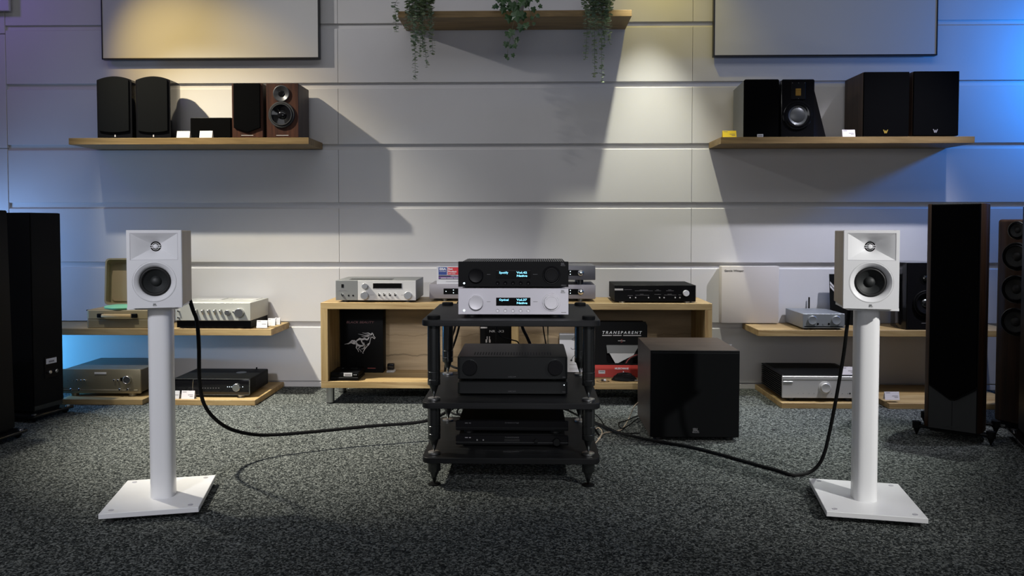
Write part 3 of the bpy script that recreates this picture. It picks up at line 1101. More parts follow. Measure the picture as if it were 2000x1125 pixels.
def silver_amp():
    Y = 4.385
    d = Dev('stereo_amplifier', 'silver amplifier with a row of lever switches on the low left shelf', 'amplifier', 342.5, 489.5, 591.2, 626.3, Y)
    w, h = d.W / 2, d.H
    D = WY - Y - 0.012
    part('chassis', MB().box(-w, w, 0, D, 0, h, 0.002), CREAMSILVER, d.t)
    zb = ZL - d.zb
    part('plinth', MB().box(-w + 0.002, w - 0.004, 0.012, D - 0.01, zb + 0.006, 0.0, 0.001), BLACK, d.t)
    for sx in (-1, 1):
        for yy in (0.05, D - 0.05):
            part('foot', MB().cyl((sx * (w - 0.06), yy, zb), 0.02, 0.007, 'z', 16), BLACKM, d.t)
    for a, b in ((0.12, 0.46), (0.62, 0.94)):
        part('vent_grid', MB().box(-w + 2 * w * a, -w + 2 * w * b, D * .55, D * .92, h, h + 0.0025, 0.001), SILVER, d.t)
    for i, px in enumerate((384.5, 397, 408.5, 420.5, 432)):
        x, z = d.p(px, 607)
        part('lever', MB().prism([(0.0, 0.012), (-0.020, 0.004), (-0.022, -0.002), (-0.006, -0.020), (0.0, -0.022)], 'yz', x - 0.0035, x + 0.0035, 0.0008).tube([(x, -0.001, z - z)] * 1 + [(x, -0.002, 0.0)], 0.001, 4, 1) if False else MB().prism([(0.0, z + 0.010), (-0.022, z + 0.006), (-0.024, z - 0.002), (-0.006, z - 0.022), (0.0, z - 0.024)], 'yz', x - 0.0038, x + 0.0038, 0.0008), STEEL, d.t)
    x, z = d.p(445.5, 610.4)
    knob(d.t, x, z, d.k(5.2), 0.018)
    x, z = d.p(468.7, 610.6)
    knob(d.t, x, z, d.k(8.6), 0.022)
    x, z = d.p(457, 609)
    knob(d.t, x, z, d.k(2), 0.012, name='switch')
    for py in (607, 620):
        x, z = d.p(349.6, py)
        knob(d.t, x, z, 0.005, 0.014, CHROME, name='switch')
    return d


silver_amp()
card('white price card in front, beside the silver lever-switch amplifier', 500.5, 521.5, 626, 640.5, 4.392, lines=2)
card('white price card between two others beside the silver lever-switch amplifier', 522.5, 537, 622, 636.3, 4.45, lines=1)
card('white price card standing furthest back at the right end of the low left shelf', 536, 546.5, 621, 634, 4.50, lines=1)


# ------------------------------------------------------------------ floor plinths, left
def champagne_amp():
    Y = 4.275
    d = Dev('stereo_amplifier', 'champagne coloured amplifier on the plinth beside the black tower speaker', 'amplifier', 119.6, 274.5, 721.3, 768.3, Y)
    w, h = d.W / 2, d.H
    D = 0.40
    part('chassis', MB().box(-w + 0.004, w - 0.004, 0.012, D, 0.004, h - 0.004, 0.002), CHAMPD, d.t)
    part('front_panel', MB().box(-w, w, 0, 0.014, 0, h, 0.003, 2), CHAMP, d.t)
    x0, z1 = d.p(122, 758)
    x1, z0 = d.p(268, 763)
    part('groove_strip', MB().box(-w + 0.004, w - 0.015, -0.004, 0.0, z0 - 0.004, z0 + 0.006, 0.001), CHAMP, d.t)
    x0, z1 = d.p(184.5, 727)
    x1, z0 = d.p(208, 731)
    part('name_plate', MB().box(x0, x1, -0.002, 0.001, z0, z1, 0.0008), SILVINK, d.t)
    x0, z1 = d.p(235, 737.5)
    x1, z0 = d.p(246, 744)
    part('display', MB().box(x0, x1, -0.0012, 0.001, z0, z1), DISPLAY, d.t)
    x, z = d.p(250, 741.3)
    knob(d.t, x, z, d.k(8), 0.02, STEEL, dish=True)
    for px in (151.5, 159.5, 166.5, 224, 231.5):
        x, z = d.p(px, 742.6)
        knob(d.t, x, z, 0.0055, 0.008, CHROME, name='button')
    for px in (132.5, 137.5, 143.5):
        x, z = d.p(px, 743.5)
        knob(d.t, x, z, 0.0025, 0.001, DISPLAY, name='indicator')
    for px in (123.5, 141, 157, 236, 251.5):
        x, z = d.p(px, 760)
        knob(d.t, x, z, 0.007, 0.010, CHROME, name='button', y=-0.004)
    zb = PZ - d.zb
    for sx in (-1, 1):
        for yy in (0.03, D - 0.05):
            part('foot', MB().cyl((sx * (w - 0.06), yy, zb), 0.022, -zb + 0.005, 'z', 20), CHAMP, d.t)
    return d


champagne_amp()


def black_trim_amp():
    Y = 4.265
    d = Dev('stereo_amplifier', 'black amplifier with chrome edge trim and silver knob on the left plinth', 'amplifier', 336, 487.9, 739.6, 771.8, Y)
    w, h = d.W / 2, d.H
    D = 0.315
    part('chassis', MB().box(-w + 0.002, w - 0.002, 0.008, D, 0.003, h - 0.001, 0.006, 2), BLACKM, d.t)
    part('front_panel', MB().box(-w, w, 0, 0.010, 0, h, 0.003, 2), BLACKG, d.t)
    tr = MB()
    tr.tube([(-w, -0.001, h - 0.002), (w - 0.006, -0.001, h - 0.002), (w - 0.002, -0.001, h - 0.006), (w - 0.002, -0.001, 0.006), (w - 0.006, -0.001, 0.002), (-w, -0.001, 0.002)], 0.0013, 6, 1)
    part('chrome_trim', tr, CHROME, d.t, label='chrome trim line round the front edge')
    x, z1 = d.p(377.5, 742)
    part('chrome_trim', MB().tube([(x, -0.001, h - 0.006), (x - 0.004, -0.001, h * .5), (x, -0.001, 0.006)], 0.0012, 6, 4), CHROME, d.t)
    x, z = d.p(463.6, 756)
    knob(d.t, x, z, d.k(7.5), 0.022, STEEL)
    for px in (444.5, 448.5, 452.5, 474):
        x, z = d.p(px, 755.5)
        part('indicator', MB().cyl((x, 0, z), 0.0022, 0.001, 'f', 10), LED, d.t)
    mb = MB()
    for i in range(7):
        x, z = d.p(396 + i * 5.2, 758)
        mb.box(x - 0.004, x + 0.003, -0.0006, 0.001, z - 0.001, z + 0.001)
    part('print', mb, INK, d.t, smooth=0)
    mb = MB()
    for i in range(7):
        mb.box(w - 0.003, w - 0.0012, 0.09, D - 0.03, h * (.30 + .08 * i), h * (.33 + .08 * i))
    part('side_vent', mb, BLACK, d.t)
    x = d.p(447, 740)[0]
    part('top_badge', MB().lathe([(0, 0), (0.03, 0), (0.03, 0.001), (0, 0.001)], (x, D * .6, h - 0.001), 'z', 24), GUNMETAL, d.t)
    part('aerial_stub', MB().cyl((d.p(464, 740)[0], D - 0.012, h - 0.003), 0.005, 0.012, 'z', 10), BLACK, d.t)
    zb = PZ - d.zb
    for sx in (-1, 1):
        for yy in (0.03, D - 0.05):
            part('foot', MB().cyl((sx * (w - 0.06), yy, zb), 0.02, -zb + 0.004, 'z', 20), STEEL, d.t)
    return d


black_trim_amp()
card('white price card half hidden behind the left white speaker column', 333, 349.5, 764, 779.3, 4.225, lines=2)
card('pinkish white price card in front of the black chrome-trimmed amplifier', 353.5, 379, 764, 779.5, 4.222, PINKPAPER, 3)


# ------------------------------------------------------------------ oak media console and what stands on it
CYF = 4.24
con = Dev('media_console', 'long open oak media console on steel feet along the back wall', 'console', 626.5, 1390.5, 592.2, 759.6, CYF)
w, h = con.W / 2, con.H
CD = 0.37
zt0 = con.p(1000, 604.6)[1]
zb1 = con.p(1000, 746.9)[1]
part('top_board', MB().box(-w, w, 0, CD, zt0, h, 0.0012), OAK, con.t)
part('bottom_board', MB().box(-w, w, 0, CD, 0, zb1, 0.0012), OAK, con.t)
sp = con.k(14)
for s in (-1, 1):
    a, b = (-w, -w + sp) if s < 0 else (w - sp, w)
    part('side_panel', MB().box(a, b, 0.0, CD, zb1, zt0, 0.001), OAKV, con.t)
xd0 = con.p(999, 680)[0]
xd1 = con.p(1012.5, 680)[0]
part('divider', MB().box(xd0, xd1, 0.0, CD - 0.012, zb1, zt0, 0.001), OAKV, con.t)
part('back_panel', MB().box(-w + sp, w - sp, CD - 0.012, CD, zb1, zt0), OAKC, con.t)
for px in (642.3, 1004, 1374):
    for yy in (0.035, CD - 0.05):
        x = con.p(px, 765)[0]
        ft = part('foot', MB().cyl((x, yy, -con.zb + 0.006), con.k(7.6), con.zb - 0.006, 'z', 24), STEEL, con.t)
        part('foot_pad', MB().cyl((x, yy, -con.zb), con.k(7.9), 0.007, 'z', 24), RUBBER, ft)
ZCT = con.zt
ZCB = con.zb + zb1


def retro_amp():
    Y = 4.275
    d = Dev('stereo_amplifier', 'retro silver amplifier with a dark left section at the left of the console', 'amplifier', 655.9, 812.3, 547.6, 586.5, Y)
    w, h = d.W / 2, d.H
    D = 0.30
    part('cabinet', MB().box(-w, w, 0.004, D, 0.002, h, 0.001), MIDGREY, d.t)
    xs = d.p(698.8, 560)[0]
    part('dark_panel', MB().box(-w, xs, -0.003, 0.005, 0, h - 0.001, 0.001), MIDGREY, d.t)
    part('front_panel', MB().box(xs, w, -0.003, 0.005, 0, h - 0.001, 0.001), SILVER, d.t)
    mb = MB()
    for i in range(26):
        x = -w * .72 + i * 0.0095
        mb.box(x, x + 0.004, 0.05, 0.13, h - 0.0005, h + 0.001)
    part('top_vents', mb, BLACK, d.t)
    x0, z1 = d.p(728.7, 553)
    x1, z0 = d.p(785, 563.2)
    part('display_bezel', MB().box(x0 - 0.002, x1 + 0.002, -0.0045, 0, z0 - 0.002, z1 + 0.002, 0.001), SILVER, d.t)
    part('display', MB().box(x0, x1, -0.0052, 0, z0, z1, 0.0006), DISPLAY, d.t)
    for px, py, r in ((713.5, 558.6, 5.6), (713, 576.9, 7.5), (797.3, 576.6, 7.3)):
        x, z = d.p(px, py)
        knob(d.t, x, z, d.k(r), 0.02, STEEL, y=-0.003)
    for px in (741, 751, 761.8, 772.2):
        x, z = d.p(px, 576)
        part('toggle_switch', MB().cyl((x, -0.003, z), 0.006, 0.006, 'f', 14).tube([(x, -0.006, z), (x, -0.022, z + 0.008)], [0.0026, 0.0036], 8, 1), CHROME, d.t)
    x, z = d.p(669, 576)
    part('toggle_switch', MB().cyl((x, -0.003, z), 0.006, 0.006, 'f', 14).tube([(x, -0.006, z), (x, -0.02, z + 0.006)], [0.003, 0.004], 8, 1), CHROME, d.t)
    for px in (681.3, 690):
        x, z = d.p(px, 577.2)
        part('jack_socket', MB().cyl((x, -0.003, z), 0.005, 0.001, 'f', 14), BLACK, d.t)
    x0, z1 = d.p(667, 555)
    x1, z0 = d.p(671.6, 561.6)
    part('emblem', MB().box(x0, x1, -0.0042, 0, z0, z1), BLACK, d.t)
    mb = MB()
    for px0, px1, py in ((663, 675, 565.5), (661, 678, 567.7), (722, 731, 576), (784, 789, 576), (735, 744, 584), (746, 755, 584), (757, 766, 584)):
        a, z = d.p(px0, py)
        b, _ = d.p(px1, py)
        mb.box(a, b, -0.0036, -0.002, z - 0.0007, z + 0.0007)
    part('print', mb, INK, d.t, smooth=0)
    zb = ZCT - d.zb
    for sx in (-1, 1):
        for yy in (0.03, D - 0.04):
            part('foot', MB().cyl((sx * (w - 0.05), yy, zb), 0.02, -zb + 0.003, 'z', 18), RUBBER, d.t)
    return d


retro_amp()


def grey_unit(label, xl, xr, yt, yb, Y, zrest, side, m, group='slate grey components'):
    """low grey component with a black window and a ball-shaped chrome knob"""
    d = Dev('audio_component', label, 'amplifier', xl, xr, yt, yb, Y, group)
    w, h = d.W / 2, d.H
    D = 0.26
    part('chassis', MB().box(-w, w, 0, D, 0, h, 0.003, 2), m, d.t)
    kx = w - d.k(29)
    kz = h * 0.50
    wx0 = -w + d.k(28)
    zh = h * 0.20
    part('window', MB().box(wx0, kx, -0.0012, 0.001, kz - zh, kz + zh, 0.0006), DISPLAY, d.t)
    part('knob', MB().lathe([(d.k(5.6), 0.0), (d.k(6.4), 0.006), (d.k(6.4), 0.010), (d.k(5.5), 0.018), (d.k(3.6), 0.023), (0, 0.025)], (kx, 0, kz), 'f', 26), CHROME, d.t)
    for dx, dz in ((d.k(5), 0), (d.k(19.5), d.k(2.7)), (d.k(19.5), -d.k(2.7)), (kx - wx0 - d.k(20), d.k(2.7)), (kx - wx0 - d.k(20), -d.k(2.7))):
        part('indicator', MB().cyl((wx0 + dx, -0.001, kz + dz), d.k(0.9), 0.001, 'f', 10), LED, d.t)
    zb = zrest - d.zb
    for sx in (-1, 1):
        for yy in (0.035, D - 0.04):
            part('foot', MB().cyl((sx * (w - d.k(29)), yy, zb), d.k(6.5), -zb + 0.003, 'z', 20), GUNMETAL, d.t)
    return d


gl = grey_unit('slate grey component left of the central amplifiers with an award card on top', 838.5, 988, 555, 583.3, 4.33, ZCT, -1, COMPGREY)
gr = grey_unit('slate grey component at the right of the central amplifiers, lower of its stack', 1013.5, 1163, 556, 583.6, 4.33, ZCT, 1, COMPGREY)
gr2 = grey_unit('dark slate grey component at the right of the central amplifiers, upper of its stack', 1013.5, 1163, 519, 546.8, 4.33, gr.zt, 1, COMPGREYD)


def award_card():
    Y = 4.345
    d = Dev('award_card', 'white award card with blue and red print on the left slate grey component', 'card', 853, 925, 518, 552.8, Y)
    d.t.location.z = gl.zt
    w, h = d.W / 2, d.H
    part('front_leaf', MB().box(-w, w, 0, 0.0015, 0, h), PAPER, d.t)
    part('rear_leaf', MB().prism([(0.05, 0), (0.0515, 0), (0.006, h + 0.004), (0.0045, h + 0.004)], 'yz', -w + 0.018, w), PAPER, d.t)

    def rect(name, xa, xb, ya, yb_, m, y=-0.0008):
        a, z1 = d.p(xa, ya)
        b, z0 = d.p(xb, yb_)
        return part(name, MB().box(a, b, y, 0.0002, z0, z1), m, d.t, smooth=0)
    rect('blue_print', 856.5, 872.8, 520.2, 535, BLUEINK)
    rect('red_print', 874.4, 917, 520.2, 535, RED)
    rect('navy_print', 856.5, 917, 536, 543.6, NAVY)
    rect('purple_print', 856.8, 917, 538.8, 542.2, PURPLE, -0.0011)
    x, z = d.p(864.6, 523.8)
    text('EISA', d.k(6.2), x, z, -0.0011, WHITEINK, d.t, bold=0.0006, width=d.k(13))
    x, z = d.p(864.6, 528.3)
    text('AWARD', d.k(2.6), x, z, -0.0011, WHITEINK, d.t, width=d.k(13))
    x, z = d.p(875.4, 523.6)
    text('Best', d.k(5), x, z, -0.0011, WHITEINK, d.t, 'LEFT', bold=0.0004)
    x, z = d.p(875.4, 528.6)
    text('Product', d.k(5), x, z, -0.0011, WHITEINK, d.t, 'LEFT', bold=0.0004, width=None)
    x, z = d.p(875.4, 532.8)
    text('2024-2025', d.k(3.3), x, z, -0.0011, PINKPAPER, d.t, 'LEFT')
    x, z = d.p(889, 537.7)
    text('STEREO SYSTEM', d.k(2.4), x, z, -0.0013, WHITEINK, d.t)
    mb = MB()
    for xa, xb, yy in ((861, 872, 541.4), (873, 885, 541.4), (886, 900, 541.4)):
        a, z = d.p(xa, yy)
        b, _ = d.p(xb, yy)
        mb.box(a, b, -0.0015, -0.0009, z - 0.0016, z + 0.0016)
    part('fine_print', mb, PINKPAPER, d.t, smooth=0)
    a, z = d.p(871, 548.2)
    b, _ = d.p(905, 548.2)
    part('fine_print', MB().box(a, b, -0.0008, 0, z - 0.0008, z + 0.0008), INK, d.t, smooth=0)


award_card()


def black_console_amp():
    Y = 4.275
    d = Dev('stereo_amplifier', 'black amplifier with one white knob at the right end of the console', 'amplifier', 1200, 1359, 557, 589, Y)
    w, h = d.W / 2, d.H
    D = 0.30
    part('chassis', MB().box(-w + 0.001, w - 0.001, 0.010, D, 0.002, h, 0.0015), GUNMETAL if False else BLACKM, d.t)
    part('front_panel', MB().box(-w, w, 0, 0.012, 0, h, 0.0015), BLACK, d.t)
    a, z1 = d.p(1200.5, 563.8)
    b, z0 = d.p(1217, 567.2)
    part('name_plate', MB().box(a, b, -0.0012, 0.0, z0, z1, 0.0005), SILVINK, d.t)
    x, z = d.p(1339.4, 572.4)
    knob(d.t, x, z, d.k(5.8), 0.018, WHITE)
    for px in (1230.6, 1241.4, 1266.6, 1288.2, 1297, 1318.8, 1327.8):
        x, z = d.p(px, 581.2)
        part('button', MB().cyl((x, 0, z), d.k(1.3), 0.003, 'f', 12), PAPER, d.t)
    mb = MB()
    for xa, xb, py in ((1219, 1234, 565.5), (1240, 1275, 568), (1279, 1291, 568), (1301, 1316, 568), (1249, 1266, 566.3), (1282, 1287, 566), (1305, 1311, 566), (1226, 1236, 577.3), (1241, 1268, 576.5), (1250, 1257, 574.5), (1278, 1291, 575), (1297, 1321, 576.3), (1304, 1312, 574.5), (1325, 1331, 576)):
        a, z = d.p(xa, py)
        b, _ = d.p(xb, py)
        mb.box(a, b, -0.0006, 0.0, z - 0.0007, z + 0.0007)
    part('print', mb, INK, d.t, smooth=0)
    zb = ZCT - d.zb
    for sx in (-1, 1):
        for yy in (0.025, D - 0.04):
            part('foot', MB().cyl((sx * (w - d.k(16)), yy, zb), 0.018, -zb + 0.003, 'z', 18), STEEL, d.t)


black_console_amp()


# ------------------------------------------------------------------ inside the console
def horse(t, P, m):
    """running horse emblem as slim flat strokes; coordinates in picture pixels of the box front"""
    y = -0.0006

    def stroke(pts, w0, w1=None, name='emblem'):
        pass
    mb = MB()

    def ribbon(pts, widths):
        Q = []
        for i, (px, py) in enumerate(pts):
            a = pts[max(i - 1, 0)]
            b = pts[min(i + 1, len(pts) - 1)]
            dx, dy = b[0] - a[0], b[1] - a[1]
            l = hypot(dx, dy) or 1
            wv = widths[i] / 2
            Q.append(((px - dy / l * wv, py + dx / l * wv), (px + dy / l * wv, py - dx / l * wv)))
        for i in range(len(Q) - 1):
            q = [Q[i][0], Q[i][1], Q[i + 1][1], Q[i + 1][0]]
            vs = []
            for (px, py) in q:
                x, z = P(px, py)
                vs.append(mb.bm.verts.new((x, y, z)))
            try:
                mb.bm.faces.new(vs)
            except ValueError:
                pass

    def g(*pts):            # from the 938 px wide enlargement to picture pixels
        return [(660 + a / 9.375, 630 + b / 9.375) for a, b in pts]
    ribbon(g((600, 230), (555, 205), (500, 212), (445, 200)), [2.2, 1.6, 1.0, .3])
    ribbon(g((600, 250), (550, 240), (490, 250), (430, 235), (370, 222)), [2.4, 1.8, 1.2, .8, .3])
    ribbon(g((590, 275), (540, 265), (480, 278), (430, 265)), [2.4, 1.6, 1.0, .3])
    ribbon(g((625, 200), (618, 225), (585, 255), (560, 300), (540, 330)), [1.2, 2.6, 2.4, 2.4, 2.6])
    ribbon(g((628, 200), (648, 235), (655, 262), (682, 290), (672, 310), (650, 295), (625, 275), (605, 290), (590, 340), (582, 390)), [1.0, 1.6, 1.2, 1.6, 1.8, 1.2, 1.4, 1.2, 1.0, 1.2])
    ribbon(g((540, 330), (490, 310), (440, 325), (400, 312), (350, 340), (330, 380)), [2.8, 3.2, 3.6, 4.2, 2.2, 2.0])
    ribbon(g((430, 330), (436, 360), (460, 410), (476, 440)), [3.2, 2.2, 1.6, 1.2])
    ribbon(g((472, 375), (478, 410), (490, 440), (500, 465)), [1.0, 2.0, 2.4, 1.6])
    ribbon(g((582, 390), (550, 420), (520, 450), (490, 500), (465, 545), (452, 575), (470, 578)), [2.0, 3.4, 3.2, 1.8, 1.2, 1.2, .8])
    ribbon(g((540, 420), (500, 460), (450, 498), (420, 495)), [2.4, 2.0, 1.2, .6])
    ribbon(g((330, 380), (350, 420), (400, 440), (450, 440), (500, 430)), [3.0, 4.6, 3.6, 2.4, 1.6])
    ribbon(g((350, 430), (335, 475), (360, 505), (380, 545), (372, 552)), [3.4, 1.8, 1.1, 1.1, .8])
    ribbon(g((415, 450), (370, 490), (405, 515), (428, 540), (420, 556)), [2.0, 1.2, 1.0, 1.1, .8])
    ribbon(g((320, 345), (260, 345), (200, 395), (120, 412)), [1.4, 2.6, 1.8, .3])
    ribbon(g((335, 400), (290, 395), (240, 380), (180, 412)), [2.4, 3.2, 2.2, .4])
    ribbon(g((330, 360), (300, 372), (270, 360)), [2.4, 2.6, 1.4])
    part('emblem', mb, m, t, label='silver running horse emblem', smooth=0)


def storage_box():
    Y = 4.50
    d = Dev('boxed_cable', 'tall black box with a running horse emblem inside the left console bay', 'box', 664.5, 748.5, 606.5, 729.5, Y)
    d.t.location.z = ZCB
    dz = ZCB - d.zb
    w, h = d.W / 2, d.H
    h = min(h, con.zb + zt0 - ZCB - 0.004)
    part('carton', MB().box(-w, w, 0, 0.085, 0, h, 0.004, 2), BLACKM, d.t)
    P = lambda px, py: (d.p(px, py)[0], d.p(px, py)[1])
    horse(d.t, P, SILVINK)
    x, z = d.p(703, 631)
    text('BLACK BEAUTY', d.k(6.0), x, z, -0.0006, PINKINK, d.t, shear=0.2, width=d.k(55))
    a, z = d.p(718, 720.6)
    b, _ = d.p(733.5, 720.6)
    part('red_mark', MB().box(a, b, -0.0007, 0.0, z - 0.002, z + 0.002), REDINK, d.t, smooth=0)


storage_box()


def small_black_device():
    Y = 4.262
    d = Dev('media_player', 'small black box device with a white label at the left of the console', 'player', 645, 700, 729, 745.5, Y)
    d.t.location.z = ZCB
    w, h = d.W / 2, d.H
    part('body', MB().box(-w, w, 0.0, 0.17, 0.003, h * .42, 0.003), BLACK, d.t)
    part('upper_body', MB().box(-w, w, 0.004, 0.17, h * .46, h, 0.004, 2), BLACK, d.t)
    part('base', MB().box(-w + 0.006, w - 0.006, 0.006, 0.16, 0.0, 0.004), BLACKM, d.t)
    a, z1 = d.p(671, 729.3)
    b, z0 = d.p(687.5, 734.8)
    z1 = min(z1, h - .002)
    part('label_sticker', MB().box(a, b, 0.0032, 0.005, h * .52, h * .94), PAPER, d.t)
    part('print', MB().box(a + 0.006, b - 0.006, 0.0028, 0.0035, h * .60, h * .78), INK, d.t)
    for px in (691.5, 695):
        x, _ = d.p(px, 733)
        part('button', MB().cyl((x, 0.004, h * .7), 0.0025, 0.001, 'f', 10), PAPER, d.t)
    part('top_mark', MB().box(-w * .55, -w * .1, 0.12, 0.15, h, h + 0.001), GUNMETAL, d.t)
    part('top_mark', MB().box(w * .1, w * .6, 0.12, 0.15, h, h + 0.001), GUNMETAL, d.t)


small_black_device()

d = Dev('smart_gadget', 'small black cube in a clear stand on the console floor', 'gadget', 754.5, 770.5, 711.5, 729, 4.50)
d.t.location.z = ZCB
part('body', MB().box(-d.W * .42, d.W * .42, 0.004, 0.04, d.H * .3, d.H, 0.007, 3), BLACKG, d.t)
part('clear_stand', MB().box(-d.W * .5, d.W * .5, -0.004, 0.05, 0.0, d.H * .28, 0.006, 2), CLEAR, d.t)

# black box with plug picture, left bay
d = Dev('boxed_cable', 'black box marked with a plug picture left of the console divider', 'box', 937.6, 997, 612, 735, 4.44)
d.t.location.z = ZCB
hh = min(d.H, con.zb + zt0 - ZCB - 0.004)
part('carton', MB().box(-d.W / 2, d.W / 2, 0, 0.10, 0, hh, 0.002), BLACKM, d.t)
x, z = d.p(970, 649.2)
text('NR i-X3', d.k(6.2), x, z, -0.0006, WHITEINK, d.t, width=d.k(28))
a, z1 = d.p(938.8, 640.5)
b, z0 = d.p(951.6, 643.2)
part('silver_mark', MB().box(a, b, -0.0008, 0, z0, z1), SILVINK, d.t)
mb = MB()
for px, y0, y1, ww in ((951.5, 659, 665, .9), (956, 659, 665, .9), (950, 665, 671, 1.6), (956.5, 665, 671, 1.6)):
    xx, za = d.p(px, y1)
    _, zb_ = d.p(px, y0)
    mb.box(xx - d.k(ww), xx + d.k(ww), -0.0008, 0, za, zb_)
part('plug_picture', mb, SILVINK, d.t, smooth=0)
part('seam', MB().box(d.p(968.5, 660)[0] - 0.001, d.p(968.5, 660)[0] + 0.001, -0.0008, 0, 0.02, hh - .02), GUNMETAL, d.t)

# white earphone box, right bay
d = Dev('earphone_box', 'white earphone box behind the rack in the right console bay', 'box', 1092.5, 1142, 649.5, 728.5, 4.47)
d.t.location.z = ZCB
part('carton', MB().box(-d.W / 2, d.W / 2, 0, 0.05, 0, d.H, 0.0015), PAPER, d.t)
part('grey_band', MB().box(-d.W / 2, d.W / 2, -0.0006, 0, d.H * .86, d.H * .985), MAT['grey_print'] if False else MIDGREY, d.t)
mb = MB()
for pts in (((1115, 676), (1118, 679), (1124, 678)), ((1122, 656), (1117, 660), (1124, 662)), ((1116, 700), (1119, 694), (1124, 689))):
    mb.tube([(d.p(*q)[0], -0.001, d.p(*q)[1]) for q in pts], 0.0015, 5, 4)
xx, zz = d.p(1116, 700.5)
mb.cyl((xx, 0, zz), 0.006, 0.002, 'f', 12)
part('earphone_picture', mb, BLKINK, d.t)
mb = MB()
for py, x0, x1 in ((709, 1112, 1125), (716, 1112, 1132), (719, 1112, 1128)):
    a, z = d.p(x0, py)
    b, _ = d.p(x1, py)
    mb.box(a, b, -0.0006, 0, z - .001, z + .001)
part('print', mb, INK, d.t, smooth=0)


def window_box():
    Y = 4.40
    d = Dev('boxed_cable', 'black window box with red base holding a coiled cable', 'box', 1150, 1264, 630.4, 738.5, Y)
    d.t.location.z = ZCB
    w, h = d.W / 2, d.H
    ox = lambda px: d.p(px, 680)[0]
    oz = lambda py: d.p(1200, py)[1]
    # front board with a window opening, built from four strips
    x0, x1 = ox(1184.5), ox(1250)
    z1, z0 = oz(675), oz(711.5)
    zr = oz(714.6)
    mb = MB()
    mb.prism([(-w, z1), (w, z1), (w, h - 0.02), (w - 0.006, h - 0.006), (w - 0.02, h), (-w + 0.02, h), (-w + 0.006, h - 0.006), (-w, h - 0.02)], 'xz', 0, 0.004)
    mb.box(-w, x0, 0, 0.004, z0, z1)
    mb.box(x1, w, 0, 0.004, z0, z1)
    mb.box(-w, w, 0, 0.004, zr, z0)
    part('front_board', mb, BLACKM, d.t)
    part('carton', MB().box(-w, w, 0.055, 0.06, zr, h - 0.006).box(-w, -w + 0.003, 0.004, 0.06, zr, h - 0.02).box(w - 0.003, w, 0.004, 0.06, zr, h - 0.02).box(-w + .02, w - .02, 0.004, 0.06, h - 0.004, h), BLACKM, d.t)
    part('red_base', MB().box(-w, w, -0.002, 0.06, 0.0, zr, 0.001), REDBOX, d.t)
    # pale tray seen through the window, with dark slanted corners
    xm = ox(1204)
    part('inner_tray', MB().prism([(x0, z1), (x0 + d.k(4), oz(688)), (xm - d.k(2), z0), (xm + d.k(4), z0), (ox(1222), oz(704)), (ox(1238), oz(696)), (x1, z1)], 'xz', 0.012, 0.016), WINDOWGREY, d.t)
    part('inner_flap', MB().prism([(x0, z1), (x1, z1), (ox(1240), oz(692)), (x0 + d.k(2), oz(692))], 'xz', 0.009, 0.011), MIDGREY, d.t)
    for rr_ in (0.075, 0.083, 0.091):
        mb = MB().tube([(ox(1250) + rr_ * cos(a), 0.03, oz(724) + rr_ * sin(a)) for a in [PI * .12 + PI * .76 * k / 12 for k in range(13)]], 0.004, 6, 2)
        part('coiled_cable', mb, CABLE if rr_ != 0.083 else REDINK, d.t)
    x, z = ox(1214), oz(651.5)
    text('TRANSPARENT', d.k(7.6), x, z, -0.0006, WHITEINK, d.t, shear=0.2, bold=0.0003, width=d.k(77), spacing=1.5)
    part('fine_print', MB().box(ox(1176), ox(1195), -0.0008, 0, oz(657.6), oz(656.2)).box(ox(1197), ox(1214), -0.0008, 0, oz(657.6), oz(656.2)).box(ox(1217), ox(1252), -0.0008, 0, oz(657.6), oz(656.2)), SILVINK, d.t, smooth=0)
    part('emblem', MB().box(ox(1207), ox(1221), -0.0008, 0, oz(667.8), oz(666.9)), SILVINK, d.t, smooth=0)
    part('emblem', MB().tube([(ox(1215.5), -0.001, oz(664.6)), (ox(1212.6), -0.001, oz(665.4)), (ox(1214.6), -0.001, oz(667.4)), (ox(1215), -0.001, oz(669.6)), (ox(1212), -0.001, oz(670.4))], 0.0014, 5, 4), REDINK, d.t)
    x, z = ox(1214), oz(721.6)
    text('MUSICWAVE', d.k(5), x, z, -0.0026, WHITEINK, d.t, shear=0.15, bold=0.0004, width=d.k(27))
    part('label_sticker', MB().box(ox(1169), ox(1182), -0.0032, -0.0018, oz(731.5), oz(725)), PAPER, d.t)
    part('print', MB().box(ox(1170.5), ox(1180.5), -0.0038, -0.003, oz(728), oz(726.5)), INK, d.t)


window_box()

# coil of black cable and small plug on the console floor
Xc, _ = at(1219, 735, 4.32)
t = thing('cable_coil', 'coil of black cable lying on the console floor before the red-based box', 'cable', (Xc, 4.315, ZCB))
rnd = random.Random(4)
for i in range(6):
    rx = 0.070 - 0.006 * i + rnd.uniform(-.003, .003)
    o = part('loop', MB().tube([(rx * cos(a), rx * .55 * sin(a), 0.005 + 0.006 * (i % 6) + 0.002 * sin(2 * a + i)) for a in [2 * PI * k / 14 for k in range(14)]], 0.0042, 6, 3, closed=True), CABLE, t)
part('cable_tie', MB().tube([(0.0, 0.030, 0.004), (0.0, 0.036, 0.040), (0.0, 0.050, 0.036), (0, 0.05, 0.006)], 0.002, 5, 3), WHITEINK, t)
part('plug', MB().cyl((0.055, -0.036, 0.006), 0.005, 0.016, 'x', 10), STEEL, t)
Xc, _ = at(1176, 738, 4.27)
t = thing('earphones', 'small earphone plug with thin wire on the console floor', 'earphones', (Xc, 4.275, ZCB))
part('earbud', MB().lathe([(0, -0.008), (0.005, -0.006), (0.007, 0), (0.006, 0.006), (0, 0.008)], (0.016, 0, 0.008), 'x', 14), PAPER, t)
